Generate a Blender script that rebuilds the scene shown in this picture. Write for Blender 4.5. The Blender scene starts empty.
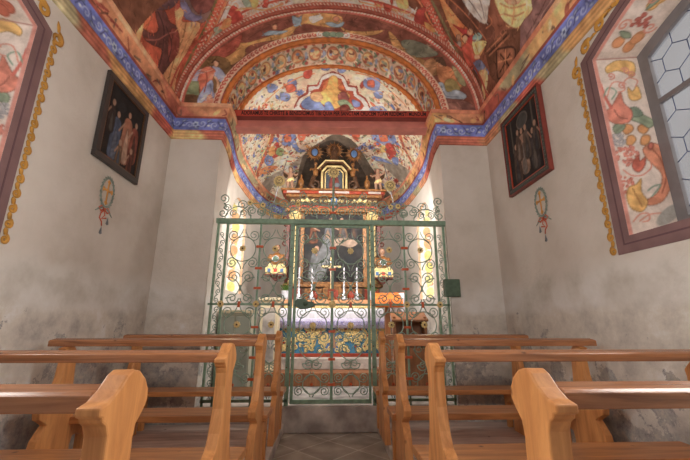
import bpy, math, random
import numpy as np
from mathutils import Vector, Matrix
random.seed(7); rng=np.random.default_rng(7)
PI=math.pi; sin=math.sin; cos=math.cos
SC=bpy.context.scene; COL=SC.collection

# ------------------------------------------------------------------ helpers
def lin(c,k=1.0):
    o=[]
    for v in c:
        v=v/255.0
        v=v/12.92 if v<=.04045 else ((v+.055)/1.055)**2.4
        o.append(min(v*k,.9))
    return o
def hexc(c,k=1.0): return tuple(lin(c,k))+(1,)

class MB:
    def __init__(s): s.v=[]; s.f=[]; s.sm=[]
    def add(s,vs,fs,smooth=False):
        n=len(s.v); s.v+= [tuple(v) for v in vs]; s.f+=[tuple(i+n for i in f) for f in fs]; s.sm+=[smooth]*len(fs); return s
    def box(s,x0,x1,y0,y1,z0,z1):
        return s.add([(x0,y0,z0),(x1,y0,z0),(x1,y1,z0),(x0,y1,z0),(x0,y0,z1),(x1,y0,z1),(x1,y1,z1),(x0,y1,z1)],
          [(0,3,2,1),(4,5,6,7),(0,1,5,4),(1,2,6,5),(2,3,7,6),(3,0,4,7)])
    def prism(s,pts,a0,a1,axis='x',smooth=False):
        # pts 2D polygon; axis = extrusion axis. x:(y,z) y:(x,z) z:(x,y)
        n=len(pts)
        def m(p,a): return (a,p[0],p[1]) if axis=='x' else ((p[0],a,p[1]) if axis=='y' else (p[0],p[1],a))
        vs=[m(p,a0) for p in pts]+[m(p,a1) for p in pts]
        return s.add(vs,[tuple(range(n)),tuple(range(2*n-1,n-1,-1))]+[(i,i+n,(i+1)%n+n,(i+1)%n) for i in range(n)],smooth)
    def tube(s,pts,r,n=6,closed=False,cap=True):
        P=[Vector(p) for p in pts]; m=len(P); 
        if m<2: return s
        rs=r if isinstance(r,(list,tuple)) else [r]*m
        vs=[];up=None
        for i in range(m):
            if closed: t=(P[(i+1)%m]-P[i-1])
            else: t=P[min(i+1,m-1)]-P[max(i-1,0)]
            if t.length<1e-9: t=Vector((0,0,1))
            t.normalize()
            if up is None:
                up=Vector((0,1,0)) if abs(t.y)<.9 else Vector((1,0,0))
            a=t.cross(up); 
            if a.length<1e-6: a=t.orthogonal()
            a.normalize(); b=a.cross(t); b.normalize(); up=b
            for k in range(n):
                w=2*PI*k/n; vs.append(P[i]+a*(cos(w)*rs[i])+b*(sin(w)*rs[i]))
        fs=[]
        for i in range(m if closed else m-1):
            j=(i+1)%m
            for k in range(n): fs.append((i*n+k,i*n+(k+1)%n,j*n+(k+1)%n,j*n+k))
        if not closed and cap: fs.append(tuple(range(n-1,-1,-1))); fs.append(tuple((m-1)*n+k for k in range(n)))
        return s.add(vs,fs,True)
    def lathe(s,prof,c=(0,0,0),n=16,rot=None,ax=None):
        # prof list (r,h) around z
        vs=[]
        for r,h in prof:
            for k in range(n):
                v=Vector((r*cos(2*PI*k/n),r*sin(2*PI*k/n),h))
                if rot: v=rot@v
                vs.append(v+Vector(c))
        fs=[(i*n+k,i*n+(k+1)%n,(i+1)*n+(k+1)%n,(i+1)*n+k) for i in range(len(prof)-1) for k in range(n)]
        fs+=[tuple(range(n-1,-1,-1)),tuple((len(prof)-1)*n+k for k in range(n))]
        return s.add(vs,fs,True)
    def ball(s,c,rx,ry=None,rz=None,n=10):
        ry=ry or rx; rz=rz or rx; vs=[];fs=[]
        m=n//2+1
        for i in range(m+1):
            a=PI*i/m
            for k in range(n): vs.append((c[0]+rx*sin(a)*cos(2*PI*k/n),c[1]+ry*sin(a)*sin(2*PI*k/n),c[2]+rz*cos(a)))
        for i in range(m):
            for k in range(n): fs.append((i*n+k,(i+1)*n+k,(i+1)*n+(k+1)%n,i*n+(k+1)%n))
        return s.add(vs,fs,True)
    def build(s,name,mat,parent=None,bevel=0,kind=None,remesh=0):
        me=bpy.data.meshes.new(name); me.from_pydata(s.v,[],s.f); me.update()
        me.polygons.foreach_set('use_smooth',s.sm)
        o=bpy.data.objects.new(name,me); COL.objects.link(o); me.materials.append(mat)
        if parent: o.parent=parent
        if remesh:
            m=o.modifiers.new('r','REMESH'); m.mode='VOXEL'; m.voxel_size=remesh; m.use_smooth_shade=True
        if bevel:
            m=o.modifiers.new('b','BEVEL'); m.width=bevel; m.segments=2; m.limit_method='ANGLE'; m.angle_limit=.6
        if kind: o['kind']=kind
        return o
def thing(name,label,cat,loc=(0,0,0),rz=0,group=None):
    o=bpy.data.objects.new(name,None); COL.objects.link(o); o.location=loc; o.rotation_euler=(0,0,rz)
    o.empty_display_size=.1
    return tag(o,label,cat,group)
def tag(o,label,cat,group=None):
    o['label']=label; o['category']=cat
    if group: o['group']=group
    return o
def kids(o): return [c for c in bpy.data.objects if c.parent==o]
def copy_tree(o,parent=None):
    c=o.copy(); COL.objects.link(c)
    if parent: c.parent=parent
    for ch in kids(o): copy_tree(ch,c)
    return c

# ------------------------------------------------------------------ materials
def mat(name,c,rough=.6,metal=0,noise=0,scale=8,bump=0,bscale=60,c2=None,spec=.5,k=1.0,emit=0,coat=0):
    m=bpy.data.materials.new(name); m.use_nodes=True; nt=m.node_tree; b=nt.nodes['Principled BSDF']
    b.inputs['Roughness'].default_value=rough; b.inputs['Metallic'].default_value=metal
    b.inputs['Specular IOR Level'].default_value=spec; b.inputs['Coat Weight'].default_value=coat
    col=hexc(c,k); b.inputs['Base Color'].default_value=col
    if noise or c2:
        tc=nt.nodes.new('ShaderNodeTexCoord'); n=nt.nodes.new('ShaderNodeTexNoise'); n.inputs['Scale'].default_value=scale; n.inputs['Detail'].default_value=6
        nt.links.new(tc.outputs['Object'],n.inputs['Vector'])
        r=nt.nodes.new('ShaderNodeValToRGB'); r.color_ramp.elements[0].position=.35; r.color_ramp.elements[1].position=.65
        d=hexc(c2,k) if c2 else tuple(v*(1-noise) for v in col[:3])+(1,)
        r.color_ramp.elements[0].color=d; r.color_ramp.elements[1].color=col
        nt.links.new(n.outputs['Fac'],r.inputs['Fac']); nt.links.new(r.outputs['Color'],b.inputs['Base Color'])
    if bump:
        tc=nt.nodes.new('ShaderNodeTexCoord'); n=nt.nodes.new('ShaderNodeTexNoise'); n.inputs['Scale'].default_value=bscale; n.inputs['Detail'].default_value=5
        nt.links.new(tc.outputs['Object'],n.inputs['Vector'])
        bp=nt.nodes.new('ShaderNodeBump'); bp.inputs['Strength'].default_value=bump; bp.inputs['Distance'].default_value=.01
        nt.links.new(n.outputs['Fac'],bp.inputs['Height']); nt.links.new(bp.outputs['Normal'],b.inputs['Normal'])
    if emit:
        b.inputs['Emission Color'].default_value=col; b.inputs['Emission Strength'].default_value=emit
    return m
def wood(name,ca,cb,stretch,rough=.4,k=1.0,spec=.5):
    m=bpy.data.materials.new(name); m.use_nodes=True; nt=m.node_tree; L=nt.links.new; b=nt.nodes['Principled BSDF']
    b.inputs['Roughness'].default_value=rough; b.inputs['Specular IOR Level'].default_value=spec
    tc=nt.nodes.new('ShaderNodeTexCoord'); mp=nt.nodes.new('ShaderNodeMapping'); mp.inputs['Scale'].default_value=stretch
    L(tc.outputs['Object'],mp.inputs['Vector'])
    oi=nt.nodes.new('ShaderNodeObjectInfo'); va=nt.nodes.new('ShaderNodeVectorMath'); va.operation='ADD'
    ml=nt.nodes.new('ShaderNodeMath'); ml.operation='MULTIPLY'; ml.inputs[1].default_value=17; L(oi.outputs['Random'],ml.inputs[0])
    L(mp.outputs['Vector'],va.inputs[0]); L(ml.outputs['Value'],va.inputs[1])
    n=nt.nodes.new('ShaderNodeTexNoise'); n.inputs['Scale'].default_value=1.6; n.inputs['Detail'].default_value=8; n.inputs['Roughness'].default_value=.62; n.inputs['Distortion'].default_value=.8
    L(va.outputs['Vector'],n.inputs['Vector'])
    r=nt.nodes.new('ShaderNodeValToRGB'); e=r.color_ramp.elements; e[0].position=.3; e[0].color=hexc(cb,k); e[1].position=.62; e[1].color=hexc(ca,k)
    L(n.outputs['Fac'],r.inputs['Fac'])
    kn=nt.nodes.new('ShaderNodeTexVoronoi'); kn.inputs['Scale'].default_value=4.5; kn.inputs['Randomness'].default_value=1
    L(tc.outputs['Object'],kn.inputs['Vector'])
    kr=nt.nodes.new('ShaderNodeValToRGB'); kr.color_ramp.elements[0].position=.03; kr.color_ramp.elements[0].color=(.25,.16,.1,1); kr.color_ramp.elements[1].position=.085; kr.color_ramp.elements[1].color=(1,1,1,1)
    L(kn.outputs['Distance'],kr.inputs['Fac'])
    mx=nt.nodes.new('ShaderNodeMix'); mx.data_type='RGBA'; mx.blend_type='MULTIPLY'; mx.inputs[0].default_value=1
    L(r.outputs['Color'],mx.inputs[6]); L(kr.outputs['Color'],mx.inputs[7]); L(mx.outputs[2],b.inputs['Base Color'])
    bp=nt.nodes.new('ShaderNodeBump'); bp.inputs['Strength'].default_value=.12; bp.inputs['Distance'].default_value=.004
    L(n.outputs['Fac'],bp.inputs['Height']); L(bp.outputs['Normal'],b.inputs['Normal'])
    return m
def fresco_mat(name,rough=.85):
    m=bpy.data.materials.new(name); m.use_nodes=True; nt=m.node_tree; L=nt.links.new; b=nt.nodes['Principled BSDF']
    b.inputs['Roughness'].default_value=rough; b.inputs['Specular IOR Level'].default_value=.2
    a=nt.nodes.new('ShaderNodeAttribute'); a.attribute_name='Paint'
    tc=nt.nodes.new('ShaderNodeTexCoord'); n=nt.nodes.new('ShaderNodeTexNoise'); n.inputs['Scale'].default_value=9; n.inputs['Detail'].default_value=8; n.inputs['Roughness'].default_value=.7
    L(tc.outputs['Object'],n.inputs['Vector'])
    r=nt.nodes.new('ShaderNodeValToRGB'); r.color_ramp.elements[0].position=.3; r.color_ramp.elements[0].color=(.66,.63,.6,1); r.color_ramp.elements[1].position=.62; r.color_ramp.elements[1].color=(1.05,1.03,1,1)
    L(n.outputs['Fac'],r.inputs['Fac'])
    mx=nt.nodes.new('ShaderNodeMix'); mx.data_type='RGBA'; mx.blend_type='MULTIPLY'; mx.inputs[0].default_value=1
    L(a.outputs['Color'],mx.inputs[6]); L(r.outputs['Color'],mx.inputs[7]); L(mx.outputs[2],b.inputs['Base Color'])
    bp=nt.nodes.new('ShaderNodeBump'); bp.inputs['Strength'].default_value=.15; bp.inputs['Distance'].default_value=.01
    L(n.outputs['Fac'],bp.inputs['Height']); L(bp.outputs['Normal'],b.inputs['Normal'])
    return m
def plaster_mat():
    m=bpy.data.materials.new('plaster'); m.use_nodes=True; nt=m.node_tree; L=nt.links.new; b=nt.nodes['Principled BSDF']
    b.inputs['Roughness'].default_value=.9; b.inputs['Specular IOR Level'].default_value=.15
    g=nt.nodes.new('ShaderNodeNewGeometry'); sx=nt.nodes.new('ShaderNodeSeparateXYZ'); L(g.outputs['Position'],sx.inputs[0])
    def noise(sc,det=6,ro=.6):
        n=nt.nodes.new('ShaderNodeTexNoise'); n.inputs['Scale'].default_value=sc; n.inputs['Detail'].default_value=det; n.inputs['Roughness'].default_value=ro
        L(g.outputs['Position'],n.inputs['Vector']); return n.outputs['Fac']
    def ramp(f,p):
        r=nt.nodes.new('ShaderNodeValToRGB'); e=r.color_ramp.elements
        e[0].position,e[0].color=p[0][0],hexc(p[0][1],1) if len(p[0][1])==3 else p[0][1]
        e[1].position,e[1].color=p[-1][0],hexc(p[-1][1],1)
        for q in p[1:-1]:
            x=e.new(q[0]); x.color=hexc(q[1],1)
        L(f,r.inputs['Fac']); return r.outputs['Color']
    def math_(op,a,bv):
        n=nt.nodes.new('ShaderNodeMath'); n.operation=op
        for i,v in enumerate((a,bv)):
            if isinstance(v,(int,float)): n.inputs[i].default_value=v
            else: L(v,n.inputs[i])
        return n.outputs[0]
    def mix(f,a,c):
        n=nt.nodes.new('ShaderNodeMix'); n.data_type='RGBA'; L(f,n.inputs[0]); L(a,n.inputs[6]); L(c,n.inputs[7]); return n.outputs[2]
    up=ramp(noise(1.4),[(.3,(190,181,170)),(.5,(205,197,188)),(.72,(214,207,199))])
    mid=ramp(noise(2.2,8),[(.3,(186,180,170)),(.5,(212,208,202)),(.7,(228,227,226))])
    low=ramp(noise(3.2,10,.7),[(.3,(160,154,150)),(.45,(196,190,182)),(.55,(210,204,194)),(.7,(226,226,226))])
    nb=noise(1.1,8,.65); 
    # borders between zones, wavering stain edges
    z1=math_('ADD',sx.outputs[2],math_('MULTIPLY',math_('SUBTRACT',nb,.5),.9))
    f1=math_('GREATER_THAN',1.62,z1); 
    mr=nt.nodes.new('ShaderNodeMapRange'); mr.inputs[1].default_value=1.72; mr.inputs[2].default_value=1.52; L(z1,mr.inputs[0])
    c1=mix(mr.outputs[0],up,mid)
    mr2=nt.nodes.new('ShaderNodeMapRange'); mr2.inputs[1].default_value=1.36; mr2.inputs[2].default_value=1.28; 
    z2=math_('ADD',sx.outputs[2],math_('MULTIPLY',math_('SUBTRACT',noise(2.,8),.5),.12)); L(z2,mr2.inputs[0])
    c2=mix(mr2.outputs[0],c1,low)
    # peeled patches low on the wall
    zz=nt.nodes.new('ShaderNodeMapRange'); zz.inputs[1].default_value=1.75; zz.inputs[2].default_value=.7; zz.inputs[3].default_value=-.12; zz.inputs[4].default_value=.13; L(sx.outputs[2],zz.inputs[0])
    pk=math_('GREATER_THAN',math_('ADD',noise(2.6,10,.72),zz.outputs[0]),.62)
    pcol=ramp(noise(14,8,.8),[(.35,(136,132,134)),(.5,(170,167,164)),(.65,(196,186,172))])
    c3=mix(pk,c2,pcol)
    L(c3,b.inputs['Base Color'])
    bp=nt.nodes.new('ShaderNodeBump'); bp.inputs['Strength'].default_value=.35; bp.inputs['Distance'].default_value=.02
    h=math_('SUBTRACT',noise(7,8,.7),math_('MULTIPLY',pk,.25)); L(h,bp.inputs['Height']); L(bp.outputs['Normal'],b.inputs['Normal'])
    return m
KP=1.95; SAT=.24
M=dict(
 plaster=plaster_mat(), fresco=fresco_mat('fresco'),
 pew_x=wood('pew wood along',(206,144,90),(152,96,56),(1.2,14,14),.34,1.0),
 pew_z=wood('pew wood upright',(222,158,98),(182,118,66),(14,10,1.3),.42,1.0),
 pew_dark=wood('worn book rest wood',(186,126,84),(120,74,46),(1.0,16,16),.24,1.0,.7),
 green=mat('green iron paint',(134,164,140),.45,0,.3,20,.15,80),
 green2=mat('green wrought iron rods',(152,174,156),.5,0,.35,30),
 greend=mat('dark green iron',(84,108,88),.5,0,.3,20),
 orange=mat('orange collar paint',(206,92,44),.45,0,.2,30),
 gold=mat('gilding',(252,218,154),.5,0,.3,30,.2,90),
 gold2=mat('old gilding',(164,112,62),.42,.2,.6,18,.3,60),
 goldd=mat('dark bronze gilding',(96,66,44),.45,.2,.45,16,.3,60),
 redm=mat('red marbled wood',(172,66,40),.4,0,.4,14),
 redd=mat('dark red brown wood',(110,50,36),.45,0,.3,10),
 dark=mat('dark stained wood',(66,48,38),.45,0,.3,10),
 black=mat('black frame wood',(58,52,50),.4,0,.2,10),
 blue=mat('blue board',(70,132,168),.6,0,.3,12),
 bluep=mat('blue enamel',(80,112,156),.4),
 redp=mat('red enamel',(206,66,48),.4),
 skin=mat('carved flesh paint',(168,130,106),.5,0,.1),
 silver=mat('silvered metal',(214,216,224),.25,.6,.15,40),
 white=mat('white cloth',(226,224,234),.8,0,.08,10,.2,40),
 lace=mat('lace cloth',(206,200,226),.85,0,.2,60,.5,110),
 cloth_o=mat('orange cloth',(236,124,48),.7,0,.1,10),
 pot=mat('white glazed pot',(222,222,230),.3),
 leaf=mat('green leaves',(116,156,70),.6,0,.4,30),
 cup=mat('grey painted cupboard',(172,170,152),.6,0,.12,4),
 cupd=mat('grey cupboard panel',(150,152,140),.6,0,.12,4),
 cream=mat('cream painted stand',(222,206,174),.6,0,.12,5),
 desk=wood('brown desk wood',(160,104,66),(104,66,42),(10,10,1.5),.45),
 stone=mat('grey stone',(172,168,164),.8,0,.5,5,.4,25,c2=(120,116,114)),
 stone2=mat('pale worn stone',(206,196,188),.8,0,.3,4,.6,22,c2=(146,136,130)),
 platform=wood('greyed platform planks',(222,204,194),(176,156,148),(1.0,9,9),.55),
 lead=mat('lead came',(70,78,110),.5,.3),
 sash=mat('grey window frame',(118,114,116),.55,0,.2,8),
 frame_p=mat('purple brown paint',(128,98,98),.8,0,.2,6,.1,30),
 frame_q=mat('deep purple brown line',(98,70,74),.8),
 ochre=mat('ochre scroll paint',(206,152,70),.85,0,.25,14),
 ochre_d=mat('dark ochre paint',(160,104,44),.85),
 wgreen=mat('faded green grey paint',(146,160,150),.9,0,.3,20),
 worange=mat('orange cross paint',(224,164,92),.9,0,.2,20),
 wred=mat('red ribbon paint',(206,102,74),.9,0,.2,20),
 beam_d=mat('dark red beam paint',(132,58,50),.6,0,.35,6),
 beam_r=mat('red inscription band',(190,74,58),.6,0,.2,8),
 beam_p=mat('pink beam paint',(206,128,116),.6,0,.25,5),
 ink=mat('dark lettering',(40,24,26),.7),
 moul=mat('orange rope moulding',(214,126,64),.75,0,.35,12,.3,40),
 moulr=mat('pinkish red moulding',(176,96,76),.75,0,.35,16,.4,50),
)
def emis(name,c,s):
    m=bpy.data.materials.new(name); m.use_nodes=True; nt=m.node_tree; b=nt.nodes['Principled BSDF']
    b.inputs['Base Color'].default_value=(.3,.32,.35,1); b.inputs['Roughness'].default_value=.15
    tc=nt.nodes.new('ShaderNodeTexCoord'); n=nt.nodes.new('ShaderNodeTexNoise'); n.inputs['Scale'].default_value=1.5; n.inputs['Detail'].default_value=3
    nt.links.new(tc.outputs['Object'],n.inputs['Vector'])
    r=nt.nodes.new('ShaderNodeValToRGB'); r.color_ramp.elements[0].position=.35; r.color_ramp.elements[1].position=.65
    r.color_ramp.elements[0].color=tuple(v*.8 for v in hexc(c)[:3])+(1,); r.color_ramp.elements[1].color=hexc(c)
    nt.links.new(n.outputs['Fac'],r.inputs['Fac']); nt.links.new(r.outputs['Color'],b.inputs['Emission Color'])
    b.inputs['Emission Strength'].default_value=s
    return m
def glassy(m,clear):
    nt=m.node_tree; b=nt.nodes['Principled BSDF']; o=nt.nodes['Material Output']; t=nt.nodes.new('ShaderNodeBsdfTransparent'); t.inputs[0].default_value=(1,.98,.95,1)
    mx=nt.nodes.new('ShaderNodeMixShader'); mx.inputs[0].default_value=1-clear; nt.links.new(t.outputs[0],mx.inputs[1]); nt.links.new(b.outputs[0],mx.inputs[2]); nt.links.new(mx.outputs[0],o.inputs[0]); return m
M['glass']=emis('daylit window glass',(222,226,238),.62)
M['glass2']=emis('daylit chancel glass',(250,240,220),1.8)
glassy(M['glass'],.75); glassy(M['glass2'],.75)

# ------------------------------------------------------------------ fresco painting on surface grids
def spline(p,closed,n=5):
    p=np.array(p,float); m=len(p)
    if m<3: return p
    out=[]
    rg=range(m) if closed else range(m-1)
    for i in rg:
        if closed: a,b,c,d=p[i-1],p[i],p[(i+1)%m],p[(i+2)%m]
        else: a,b,c,d=p[max(i-1,0)],p[i],p[i+1],p[min(i+2,m-1)]
        for k in range(n):
            t=k/n; out.append(.5*((2*b)+(c-a)*t+(2*a-5*b+4*c-d)*t*t+(3*b-a-3*c+d)*t**3))
    if not closed: out.append(p[-1])
    return np.array(out)
class Canvas:
    def __init__(s,u0,u1,v0,v1,res,base):
        s.u0,s.v0,s.res=u0,v0,res; s.nx=int(round((u1-u0)/res))+1; s.ny=int(round((v1-v0)/res))+1
        s.a=np.zeros((s.ny,s.nx,3)); s.a[:]=np.array(base)/255.
        s.U=u0+np.arange(s.nx)*res; s.V=v0+np.arange(s.ny)*res
    def win(s,lo,hi):
        i0=max(int((lo[0]-s.u0)/s.res)-1,0); i1=min(int((hi[0]-s.u0)/s.res)+2,s.nx)
        j0=max(int((lo[1]-s.v0)/s.res)-1,0); j1=min(int((hi[1]-s.v0)/s.res)+2,s.ny)
        if i0>=i1 or j0>=j1: return None
        X,Y=np.meshgrid(s.U[i0:i1],s.V[j0:j1]); return slice(j0,j1),slice(i0,i1),X,Y
    def blend(s,js,is_,al,c):
        s.a[js,is_]=s.a[js,is_]*(1-al[...,None])+np.array(c)/255.*al[...,None]
    def poly(s,p,c,al=1.0,folds=True,outline=True):
        p=np.array(p); w=s.win(p.min(0),p.max(0))
        if w is None: return
        js,is_,X,Y=w; ins=np.zeros(X.shape,bool); j=len(p)-1
        for i in range(len(p)):
            xi,yi=p[i]; xj,yj=p[j]
            if yi!=yj: ins^=((yi>Y)!=(yj>Y))&(X<(xj-xi)*(Y-yi)/(yj-yi)+xi)
            j=i
        s.blend(js,is_,ins*al,c)
        if folds:
            ext=p.max(0)-p.min(0); sz=min(ext)
            if sz>.06:
                tex=np.sin((X*rng.uniform(.4,1)+Y*rng.uniform(-1,1))*rng.uniform(2.2,4)/sz*3+np.sin(Y*rng.uniform(8,14)/max(sz,.2))*1.1)
                tex+= .6*np.sin((X*1.3-Y)*rng.uniform(20,34)+np.sin(X*17)*1.3)
                k=1+.07*tex*ins
                s.a[js,is_]*=k[...,None]
        if outline:
            q=list(p)+[p[0]]; s.line(q,.010,tuple(np.array(c)*.6),.4)
    def line(s,p,w,c,al=1.0):
        h=max(w/2,s.res*.5)
        for a,b in zip(p[:-1],p[1:]):
            a=np.array(a);b=np.array(b); W=s.win(np.minimum(a,b)-h-s.res,np.maximum(a,b)+h+s.res)
            if W is None: continue
            js,is_,X,Y=W; d=b-a; L2=d@d+1e-12
            t=np.clip(((X-a[0])*d[0]+(Y-a[1])*d[1])/L2,0,1)
            D=np.hypot(X-a[0]-t*d[0],Y-a[1]-t*d[1])
            s.blend(js,is_,np.clip((h-D)/s.res+.5,0,1)*al,c)
    def ell(s,cx,cy,rx,ry,c,rot=0,al=1.0,outline=None):
        r=max(rx,ry); W=s.win((cx-r,cy-r),(cx+r,cy+r))
        if W is None: return
        js,is_,X,Y=W; dx=(X-cx)*cos(rot)+(Y-cy)*sin(rot); dy=-(X-cx)*sin(rot)+(Y-cy)*cos(rot)
        q=np.sqrt((dx/rx)**2+(dy/ry)**2); s.blend(js,is_,np.clip((1-q)*min(rx,ry)/s.res+.5,0,1)*al,c)
        if outline: s.blend(js,is_,(np.clip(1-abs(q-.9)*8,0,1))*.7,outline)
    def spiral(s,cx,cy,r,c,w=.012,turn=1.5,a0=0,sg=1):
        ts=np.linspace(0,1,26); s.line([(cx+r*(1-.85*t)*cos(a0+sg*turn*2*PI*t),cy+r*(1-.85*t)*sin(a0+sg*turn*2*PI*t)) for t in ts],w,c)
    def leaf(s,cx,cy,L,a,c,wd=.35):
        p=[(0,0),(L*.3,L*wd*.5),(L*.7,L*wd*.4),(L,0),(L*.7,-L*wd*.4),(L*.3,-L*wd*.5)]
        s.poly(spline([(cx+x*cos(a)-y*sin(a),cy+x*sin(a)+y*cos(a)) for x,y in p],True,3),c,1,False,True)
    def flower(s,cx,cy,r,c,c2,n=6):
        a0=random.random()*6
        for k in range(n):
            a=a0+2*PI*k/n; s.ell(cx+r*.62*cos(a),cy+r*.62*sin(a),r*.42,r*.3,c,a)
        s.ell(cx,cy,r*.4,r*.4,c2,0,1,tuple(np.array(c2)*.55))
    def strokes(s,n,L=.09,w=.012,amt=.3):
        for i in range(n):
            x=random.uniform(s.u0,s.U[-1]); y=random.uniform(s.v0,s.V[-1]); a=random.random()*6.28; b=a+random.uniform(-.9,.9); l=L*random.uniform(.5,1.3)
            c=s.a[min(int((y-s.v0)/s.res),s.ny-1),min(int((x-s.u0)/s.res),s.nx-1)]*255*(1+random.uniform(-amt,amt*.8))
            s.line([(x,y),(x+l*.5*cos(a),y+l*.5*sin(a)),(x+l*.5*(cos(a)+cos(b)),y+l*.5*(sin(a)+sin(b)))],w,tuple(np.clip(c,0,255)),.8)
    def mottle(s,amt,scale):
        for sc in (scale,scale/2.3,scale/5):
            nx=max(int(s.nx*s.res/sc)+3,4); ny=max(int(s.ny*s.res/sc)+3,4); g=rng.normal(0,1,(ny,nx))
            fx=np.linspace(0,nx-1.01,s.nx); fy=np.linspace(0,ny-1.01,s.ny); ix=fx.astype(int); iy=fy.astype(int)
            tx=(fx-ix); ty=(fy-iy)[:,None]; tx=tx*tx*(3-2*tx); ty=ty*ty*(3-2*ty)
            v=g[iy][:,ix]*(1-ty)*(1-tx)+g[iy][:,ix+1]*(1-ty)*tx+g[iy+1][:,ix]*ty*(1-tx)+g[iy+1][:,ix+1]*ty*tx
            s.a*=(1+amt*v)[...,None]
    def mesh(s,name,fn,keep=None,mat_=None,k=KP,parent=None,kind='structure'):
        X,Y=np.meshgrid(s.U,s.V); P=fn(X,Y).reshape(-1,3)
        n=s.nx*s.ny; idx=np.arange(n).reshape(s.ny,s.nx)
        q=np.stack([idx[:-1,:-1],idx[:-1,1:],idx[1:,1:],idx[1:,:-1]],-1)
        if keep is not None:
            kk=keep(X,Y); q=q[kk[:-1,:-1]|kk[:-1,1:]|kk[1:,1:]|kk[1:,:-1]]
        q=q.reshape(-1,4)
        used=np.zeros(n,bool); used[q.ravel()]=True; mp=np.cumsum(used)-1
        q=mp[q]; P=P[used]; c=np.clip(s.a.reshape(-1,3)[used],0,1)
        c=np.where(c<=.04045,c/12.92,((c+.055)/1.055)**2.4)*k
        g=c.mean(1,keepdims=True); c=np.clip(c*(1-SAT)+g*SAT,0,.86)
        me=bpy.data.meshes.new(name); me.vertices.add(len(P)); me.vertices.foreach_set('co',P.ravel())
        me.loops.add(q.size); me.loops.foreach_set('vertex_index',q.ravel().astype(np.int32))
        me.polygons.add(len(q)); me.polygons.foreach_set('loop_start',(np.arange(len(q))*4).astype(np.int32))
        me.update(calc_edges=True)
        me.polygons.foreach_set('use_smooth',[True]*len(q))
        at=me.color_attributes.new('Paint','FLOAT_COLOR','POINT'); at.data.foreach_set('color',np.hstack([c,np.ones((len(c),1))]).ravel())
        o=bpy.data.objects.new(name,me); COL.objects.link(o); me.materials.append(mat_ or M['fresco'])
        if parent: o.parent=parent
        if kind: o['kind']=kind
        return o
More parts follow.
